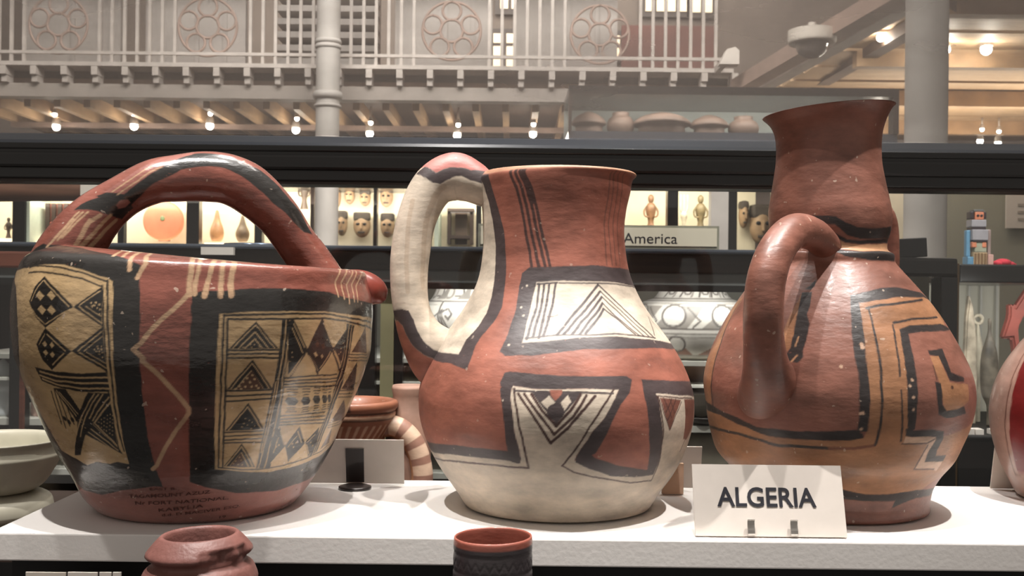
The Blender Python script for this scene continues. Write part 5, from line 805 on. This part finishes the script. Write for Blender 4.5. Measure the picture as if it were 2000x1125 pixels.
sb = empty('wooden_box', (X(108, 9.75), 9.75, zw), 'brown slatted wooden box in the lit wall case at far left', 'box')
a_, b_ = prect(90, 398, 138, 452, 9.75, .1); box('shell', (a_[0], 9.74, zw), (b_[0], 9.9, b_[2]), redwood, sb)
for i in range(4): box('slat', (a_[0] + (b_[0] - a_[0])*(i + .1)/4, 9.72, zw), (a_[0] + (b_[0] - a_[0])*(i + .75)/4, 9.739, b_[2]), brown_wood, sb)
figure('small_red_figure', 100, 9.66, zw, .16, mat('red_figure', (176, 92, 70), .5), 'small red figure in front of the wooden box at far left', 'carved figures')
figure('tiny_black_figure', 17, 9.7, zw, .2, dkw, 'small black figure in the lit wall case at the left edge', 'carved figures')
st = empty('wooden_stool', (X(895, 9.75), 9.75, zw), 'dark wooden stool with thin legs, seen through the jug handle', 'stool')
zt3 = P(895, 408, 9.75).z
box('seat', (X(874, 9.75), 9.70, zt3 - .03), (X(926, 9.75), 9.92, zt3), brown_wood, st); box('stretcher', (X(878, 9.75), 9.72, zw + .05), (X(922, 9.75), 9.9, zw + .08), brown_wood, st)
for x in (877, 921):
    for y_ in (9.72, 9.88): box('leg', (X(x - 3, 9.75), y_, zw), (X(x + 3, 9.75), y_ + .03, zt3 - .031), brown_wood, st)
box('back', (X(888, 9.75), 9.84, zw), (X(912, 9.75), 9.86, zt3 - .031), dkw, st)

# ------------------------------------------------------------------ tall free-standing case, right of centre
Yt = 6.0
tc_ = empty('tall_display_case', (P(1430, 300, Yt).x, Yt, -1.25), 'tall dark case with pots above and carved figures below, behind the jug and vase', 'display case')
X6 = lambda x: P(x, 300, Yt).x
Z6 = lambda y: P(1430, y, Yt).z
box('top_rail', (X6(1110), Yt, Z6(186)), (X6(1755), 6.6, Z6(170)), black_wood, tc_)
dim_lining = mat('cool_grey_lining', (150, 154, 148), .8, var=.08, scale=4)
box('back_panel', (X6(1110), 6.55, Z6(330)), (X6(1755), 6.58, Z6(186.5)), dim_lining, tc_)
box('back_panel', (X6(1110), 6.55, -1.25), (X6(1520), 6.58, Z6(330.5)), cream_wall, tc_)
box('shelf_board', (X6(1110), Yt + .02, Z6(330)), (X6(1755), 6.54, Z6(258)), blue_edge, tc_)
box('base', (X6(1110), Yt, -1.25), (X6(1520), 6.54, Z6(488)), black_plain, tc_)
for x0, x1, y0, y1, m_ in ((1110, 1116, 186.5, 258, brown_wood), (1744, 1755, 186.5, 258, brown_wood), (1305, 1326, 331, 488, black_wood), (1390, 1424, 331, 488, grey_paint), (1425, 1441, 331, 488, black_wood), (1110, 1122, 331, 488, black_wood), (1512, 1522, 331, 488, black_wood)):
    box('post', (X6(x0), Yt, Z6(y1)), (X6(x1), Yt + .08, Z6(y0)), m_, tc_)
lamp('tall_case_lamp', 'AREA', (X6(1310), Yt + .12, Z6(335)), 11, (1, .9, .72), 1.0, (X6(1310), 6.5, Z6(450)), size_y=.05)
lamp('tall_case_top_lamp', 'AREA', (X6(1430), Yt + .12, Z6(188)), 14, (1, .95, .88), 1.6, (X6(1430), 6.5, Z6(260)), size_y=.05)
zsh = Z6(258) + .001
br2 = mat('dusky_clay', (120, 98, 86), .6, var=.25, scale=8)
for x, hw, h, shp_, lb in ((1150, 34, 52, 'lid', 'dusky lidded pot at the left end of the upper dark case'), (1212, 27, 50, 'jar', 'dusky narrow jar in the upper dark case, second from left'), (1292, 58, 52, 'lid', 'widest dusky lidded pot in the upper dark case'), (1385, 38, 48, 'lid', 'dusky lidded pot in the upper dark case, right of the widest'), (1452, 30, 44, 'jar', 'dusky jar in the upper dark case next to the vase rim')):
    bowl('dusky_pot', x, 240, hw, h, 6.3, zsh, br2, lb, shp_, 'pot', 'pots in the upper dark case')
zfl = Z6(488) + .002
figure('standing_carved_figure', 1271, 6.35, Z6(452), .24, mat('brown_figure_wood', (136, 100, 74), .5, var=.3), 'brown standing carved figure above the America sign', 'carved figures')
box('plinth_block', (X6(1252), 6.2, zfl), (X6(1302), 6.54, Z6(452)), cream_wall, tc_)
figure('seated_carved_figure', 1368, 6.35, Z6(452), .24, mat('olive_figure_wood', (128, 112, 82), .5, var=.3), 'olive brown carved figure above the right end of the America sign', 'carved figures')
box('plinth_block', (X6(1350), 6.2, zfl), (X6(1388), 6.54, Z6(452)), cream_wall, tc_)
fk = P(1336, 400, 6.3)
fo = empty('pronged_staff', (fk.x, 6.3, zfl), 'pale three-pronged staff above the America sign', 'staff')
tube_obj('shaft', [(fk.x, 6.3, zfl, .012), (fk.x, 6.3, Z6(430), .012), (fk.x, 6.3, Z6(415), .022), (fk.x, 6.3, Z6(408), .014)], bpy.data.materials['pale_bone'], fo, 16, 10)
for d_x in (-.02, 0, .02): tube_obj('prong', [(fk.x, 6.3, Z6(412), .006), (fk.x + d_x, 6.3, Z6(402), .006), (fk.x + d_x, 6.3, Z6(372), .005)], bpy.data.materials['pale_bone'], fo, 12, 8)
mask(1486, 440, 22, 38, 'large grey-brown mask in the yellow-lit bay left of the vase handle', 6.46)
mask(1452, 420, 9, 26, 'narrow mask in the yellow-lit bay, partly behind the larger one', 6.48)

# ------------------------------------------------------------------ columns, poster
def column(name, x0, x1, Y, label, zb=-1.25, zt=4.2, rings=()):
    c = (P(x0, 300, Y).x + P(x1, 300, Y).x)/2; r = (P(x1, 300, Y).x - P(x0, 300, Y).x)/2
    e = empty(name, (c, Y, zb), label, 'column')
    lathe('shaft', [(r, zb), (r, zt)], (c, Y, 0), grey_paint, e, 40, 2, sharp=True)
    for y, k_, h_ in rings: z_ = P((x0 + x1)/2, y, Y).z; lathe('collar', [(r*.9, z_ - h_), (r*k_, z_ - h_), (r*(k_ + .06), z_ - h_*.5), (r*k_, z_), (r*.9, z_)], (c, Y, 0), grey_paint, e, 40, 5, sharp=True)
    return e
column('iron_column', 616, 662, 7.7, 'pale grey iron column left of centre, rising to the gallery', rings=((78, 1.06, .03), (88, 1.06, .03), (180, 1.2, .05), (205, 1.12, .02)))
column('iron_column', 1768, 1848, 4.5, 'thick pale grey column at the right, behind the vase neck')
po = tag(pbox('wall_poster', 1966, 378, 2060, 446, 7.15, .02, card_white), 'white printed notice on the sage wall at the right edge', 'poster')
for i in range(3): pbox('text_line', 1988, 398 + i*14, 2050, 403 + i*14, 7.145, .004, mat('grey_print', (170, 160, 150), .7) if i == 0 else bpy.data.materials['grey_print'], po)
tag(pbox('pale_wall_panel', 1722, 330, 1766, 474, 7.12, .03, cream_wall), 'pale cream wall panel just right of the vase neck', 'panel')

# ------------------------------------------------------------------ the gallery above
Yg = 8.0
ga = empty('iron_gallery', (P(650, 130, Yg).x, Yg, P(650, 165, Yg).z), 'upper gallery with bracketed edge and timber joists underneath', 'gallery')
XL, XR = P(-150, 130, Yg).x, P(1432, 130, Yg).x
Zg = lambda y: P(700, y, Yg).z
box('edge_board', (XL, Yg - .02, Zg(135)), (XR, Yg + .2, Zg(127)), iron_paint, ga)
box('recess_board', (XL, Yg + .2, Zg(168)), (XR, Yg + .24, Zg(135.3)), recess_wood, ga)
box('beam', (XL, Yg + .06, Zg(192)), (XR, Yg + .19, Zg(166)), mat('pale_beam_paint', (156, 146, 138), .6, var=.12, scale=4), ga)
bm0 = bmesh.new(); bw_ = 12*Yg/FOC; bh_ = 30*Yg/FOC
bm_box(bm0, (0, 0, -bh_*.55), (bw_, .14, 0)); bm_box(bm0, (0, .03, -bh_), (bw_*.9, .14, -bh_*.56))
bme = bpy.data.meshes.new('bracket'); bm0.to_mesh(bme); bm0.free(); bme.materials.append(iron_paint)
for i in range(27):
    o = bpy.data.objects.new('bracket', bme); col.objects.link(o); o.parent = ga; o.matrix_parent_inverse = Matrix.Translation(-ga.location)
    o.location = (P(-118 + i*59.5, 140, Yg).x, Yg - .018, Zg(135.5))
zj = Zg(168); Zsof = zj + .02
box('soffit', (XL, Yg + .25, Zsof), (XR, 12.6, Zsof + .05), soffit_wood, ga)
jm = bpy.data.meshes.new('joist'); bm0 = bmesh.new(); bm_box(bm0, (0, 0, -.10), (.055, 3.9, 0)); bm0.to_mesh(jm); bm0.free(); jm.materials.append(tan_joist)
x = XL
while x < XR - .1:
    o = bpy.data.objects.new('joist', jm); col.objects.link(o); o.parent = ga; o.matrix_parent_inverse = Matrix.Translation(-ga.location); o.location = (x, Yg + .6, Zsof - .0005); x += .245
box('cross_beam', (XL, 9.40, Zsof - .145), (XR, 9.46, Zsof - .101), rose_paint, ga)
gf = box('gallery_floor', (XL, Yg + .2, Zsof + .051), (XR, 12.6, Zg(128)), shade_wood, ga)
# balustrade
ba = empty('balustrade', (P(650, 110, Yg).x, Yg, Zg(127)), 'pale iron balustrade with ringed rosettes along the gallery edge', 'balustrade')
ztop = Zg(-60); zb0 = Zg(127) + .0004
box('bottom_rail', (XL, Yg, Zg(111)), (XR, Yg + .03, Zg(105)), iron_paint, ba); box('top_rail', (XL, Yg - .01, ztop), (XR, Yg + .05, ztop + .06), iron_paint, ba)
ros = ((113, 47), (405, 52), (882, 60), (1172, 67))
bal = bpy.data.meshes.new('baluster'); bm0 = bmesh.new(); bm_box(bm0, (0, 0, 0), (6*Yg/FOC, .02, ztop - zb0 - .001)); bm0.to_mesh(bal); bm0.free(); bal.materials.append(iron_paint)
for i in range(63):
    xx = -130 + i*24.6
    if any(abs(xx + 3 - r[0]) < 62 for r in ros): continue
    o = bpy.data.objects.new('baluster', bal); col.objects.link(o); o.parent = ba; o.matrix_parent_inverse = Matrix.Translation(-ba.location); o.location = (P(xx, 110, Yg).x, Yg + .005, zb0)
for cx, cy in ros:
    c = P(cx, cy, Yg); k_ = Yg/FOC
    ring0 = None
    for j, (ox, oy, r_) in enumerate([(0, 0, 57), (0, 0, 22)] + [(39*math.sin(a), 39*math.cos(a), 18) for a in (0, 1.257, 2.513, 3.77, 5.027)]):
        pth = [(c.x + (ox + r_*math.sin(a))*k_, Yg + .01, c.z + (oy + r_*math.cos(a))*k_, 2.6*k_) for a in np.linspace(0, 2*PI, 25)]
        if j == 0: ring0 = tube_obj('rosette', pth, rose_paint, ba, 60, 8)
        else: tube_obj('ring', pth, rose_paint, ring0, 40, 8)
# boards and cases standing on the gallery
gb = mat('pale_board', (172, 164, 158), .7, var=.06, scale=3)
for x0, x1, lb in ((45, 236, 'pale grey board behind the balustrade at the left end of the gallery'), (285, 480, 'pale grey board behind the second rosette on the gallery'), (772, 962, 'pale grey board behind the third rosette on the gallery'), (1008, 1206, 'pale grey board behind the right-hand rosette on the gallery')):
    e = empty('display_board', (P((x0 + x1)/2, 100, 8.3).x, 8.3, Zg(128)), lb, 'board', 'boards on the gallery')
    a_, b_ = prect(x0, -60, x1, 130, 8.3, .05); box('panel', (a_[0], 8.3, Zg(128) + .0005), (b_[0], 8.35, b_[2]), gb, e)
    for f in (.5, .78): xx = a_[0] + (b_[0] - a_[0])*f; box('rib', (xx, 8.285, Zg(128) + .0005), (xx + .03, 8.299, b_[2]), gb, e)
sh = empty('gallery_bookcase', (P(580, 100, 8.8).x, 8.8, Zg(128)), 'grey shelved cabinet behind the balustrade, left of the iron column', 'cabinet')
a_, b_ = prect(540, -30, 735, 130, 8.8, .3); box('back', (a_[0], 9.05, Zg(128) + .0005), (b_[0], 9.1, b_[2]), shade_wood, sh)
for i in range(7): z_ = a_[2] + (b_[2] - a_[2])*i/6.2 + .02; box('shelf', (a_[0], 8.8, max(z_, Zg(128) + .001)), (b_[0], 9.04, max(z_, Zg(128) + .001) + .05), gb, sh)
struct(box('wall_gallery', (XL, 12.0, Zg(128) + .0005), (XR + 3, 12.1, 6), wall_m))
def window(n, x0, y0, x1, y1, cols, rows, Y=11.9):
    a_, b_ = prect(x0, y0, x1, y1, Y, .04)
    e = empty('window_%d' % n, ((a_[0] + b_[0])/2, Y, a_[2]), None, None, None, 'structure')
    gx, gz = (b_[0] - a_[0])/cols, (b_[2] - a_[2])/rows
    for i in range(cols):
        for j in range(rows): box('pane', (a_[0] + gx*i + .02, Y, a_[2] + gz*j + .02), (a_[0] + gx*(i + 1) - .02, Y + .02, a_[2] + gz*(j + 1) - .02), glow_m, e)
    box('frame', (a_[0] - .04, Y + .03, a_[2] - .04), (b_[0] + .04, Y + .06, b_[2] + .04), brown_wood, e)
window(1, 960, 62, 1011, 136, 2, 3); window(2, 1199, 66, 1214, 114, 1, 2); window(3, 903, -60, 940, 18, 2, 2); window(4, 974, -60, 1062, 20, 4, 2); window(5, 1080, -60, 1130, 18, 2, 2); window(6, 1258, -60, 1345, 25, 4, 2); window(7, 1350, -60, 1395, 27, 2, 2)
a_, b_ = prect(1214, 50, 1398, 132, 11.5, .05)
tag(box('reddish_screen', (a_[0], 11.5, Zg(128) + .001), (b_[0], 11.55, b_[2]), mat('dull_red_textile', (108, 70, 64), .9, var=.2, scale=3)), 'dull red screen behind the balustrade at the right of the gallery', 'screen')

# side gallery on the right: raking edge beams and a boarded ceiling
sd = empty('side_gallery', (3.2, 7, 1.75), 'side gallery with raking edge beams and a warm boarded ceiling', 'gallery')
def beam(name, A, B, w_, h_, m_, parent):
    A, B = Vector(A), Vector(B); t = (B - A); L_ = t.length; t.normalize(); sx = t.cross(Vector((0, 0, 1))).normalized(); up = sx.cross(t)
    V = [p_ + sx*a*w_/2 + up*b*h_/2 for p_ in (A, B) for a, b in ((-1, -1), (1, -1), (1, 1), (-1, 1))]
    return mesh(name, V, [(0, 1, 2, 3), (7, 6, 5, 4), (0, 4, 5, 1), (1, 5, 6, 2), (2, 6, 7, 3), (3, 7, 4, 0)], m_, parent)
beam('edge_beam', P(1442, 170, 7.9), P(1800, -40, 5.2), .12, .10, rose_paint, sd)
beam('edge_beam', P(1478, 176, 8.0), P(1830, -24, 5.3), .10, .06, iron_paint, sd)
beam('edge_beam', P(1590, 168, 8.3), P(1850, 14, 5.6), .10, .07, shade_wood, sd)
bd = bpy.data.meshes.new('ceiling_board'); bm0 = bmesh.new(); bm_box(bm0, (0, 0, 0), (6.5, .225, .03)); bm0.to_mesh(bd); bm0.free(); bd.materials.append(warm_board)
for i in range(24):
    o = bpy.data.objects.new('ceiling_board', bd); col.objects.link(o); o.parent = sd; o.matrix_parent_inverse = Matrix.Translation(-sd.location)
    y_ = 4.9 + i*.25; xe = np.interp(y_, [5.2, 8.3], [2.25, 2.05]); o.location = (xe, y_, 1.80 + (.012 if i % 2 else 0))
for yy, h_ in ((5.6, .1), (6.9, .1), (8.2, .12), (9.6, .12)): box('cross_joist', (2.25, yy, 1.80 - h_), (8.5, yy + .09, 1.7995), tan_joist, sd)
sf = mat('side_case_dark', (96, 78, 66), .7, var=.2, scale=3)

# ------------------------------------------------------------------ spot lamps under the galleries and modelled reflections of them
black_m = mat('lamp_housing', (196, 186, 176), .4, var=.05)
def spot_lamp(x, y, Y, r, label, grp, power=0):
    c = P(x, y, Y); e = empty('spot_lamp', (c.x, Y, c.z), label, 'lamp', grp)
    rr_ = r*Y/FOC
    bm = bmesh.new(); q_ = bmesh.ops.create_icosphere(bm, subdivisions=2, radius=rr_)['verts']; bmesh.ops.translate(bm, vec=c, verts=q_); from_bm('bulb', bm, bulb_m, e, True)
    lathe('housing', [(rr_*.4, c.z + rr_*2.6), (rr_*.9, c.z + rr_*2.0), (rr_*1.15, c.z + rr_*.5), (rr_*1.05, c.z + rr_*.5), (rr_*.8, c.z + rr_*1.9)], (c.x, Y, 0), black_m, e, 16, 14)
    tube_obj('stem', [(c.x, Y, c.z + rr_*2.5, .008), (c.x, Y, 1.799 if x > 1500 else Zsof - .001, .008)], black_m, e, 3, 6)
    if power: lamp('spot_lamp_light', 'POINT', (c.x, Y - .05, c.z - rr_*1.5), power, (1, .9, .78), .03)
ordn = ['leftmost', 'second', 'third', 'fourth', 'fifth', 'sixth', 'rightmost']
for i, (x, y) in enumerate(((110, 248), (262, 247), (410, 246), (578, 254), (722, 261), (893, 264), (1041, 262))):
    spot_lamp(x, y, 9.2, 7.5, '%s of the seven larger spot lamps just above the black rail%s' % (ordn[i], '' if i in (0, 6) else ' from the left'), 'spot lamps under the gallery', 4)
for i, (x, y) in enumerate(((107, 224), (260, 222), (411, 222), (580, 232), (724, 240), (895, 244), (1042, 243))):  # glass reflections of the larger lamps, modelled as small lamps
    spot_lamp(x, y, 9.0, 4.6, '%s of the seven smaller modelled lamp reflections under the gallery%s' % (ordn[i], '' if i in (0, 6) else ' from the left'), 'modelled lamp reflections under the gallery')
for x, y, Y, r, lb in ((1720, 74, 6.46, 8, 'bright spot lamp between the raking beams and the thick column'), (1849, 98, 6.7, 7, 'bright spot lamp close to the right side of the thick column'), (1926, 97, 6.7, 11, 'largest bright spot lamp, upper right on the boarded ceiling'), (1914, 276, 9.9, 6, 'left one of two low spot lamps above the rail at right'), (1949, 280, 9.9, 6, 'right one of two low spot lamps above the rail at right'), (1918, 253, 9.4, 4, 'small spot lamp over the left one of the low pair at right'), (1951, 257, 9.4, 4, 'small spot lamp over the right one of the low pair at right')):
    spot_lamp(x, y, Y, r, lb, 'spot lamps under the side gallery', 6 if r > 6.5 else 0)
# dome seen as a glass reflection, modelled as a solid fitting; alarm box
dm = P(1586, 86, 6.2)
dl = empty('reflected_dome', (dm.x, 6.2, dm.z), 'white dome reflected in glass, modelled solid with a dark lens, above and left of the vase rim', 'dome')
kk = 6.2/FOC
lathe('shell', [(.49*94*kk, dm.z + 26*kk), (46*kk, dm.z + 4*kk), (44*kk, dm.z), (30*kk, dm.z + 4*kk), (30*kk, dm.z + 26*kk)], (dm.x, 6.2, 0), card_grey, dl, 40, 20)
lathe('lens', [(32*kk, dm.z + 3*kk), (28*kk, dm.z - 14*kk), (16*kk, dm.z - 25*kk), (0, dm.z - 28*kk)], (dm.x, 6.2, 0), mat('smoked_dome', (120, 112, 108), .2, var=.1, coat=.5), dl, 40, 20)
lathe('mount', [(8*kk, dm.z + 24*kk), (8*kk, 1.80)], (dm.x, 6.2, 0), card_grey, dl, 16, 2, sharp=True)
ab = P(1426, 108, 7.5)
al = empty('white_alarm_box', (ab.x, 7.5, ab.z), 'small white box fitting on the gallery corner, above the vase handle', 'box')
kk = 7.5/FOC
V = [Vector((ab.x + x*kk, 7.5 + d_, ab.z - y*kk)) for d_ in (0, .1) for x, y in ((-20, 17), (18, 17), (18, -10), (10, -17), (-6, -12))]
mesh('cover', V, [(0, 1, 2, 3, 4), (9, 8, 7, 6, 5), (0, 5, 6, 1), (1, 6, 7, 2), (2, 7, 8, 3), (3, 8, 9, 4), (4, 9, 5, 0)], card_white, al)
box('bracket', (ab.x - .02, 7.601, ab.z - .03), (ab.x + .02, 8.05, ab.z + .02), iron_paint, al)
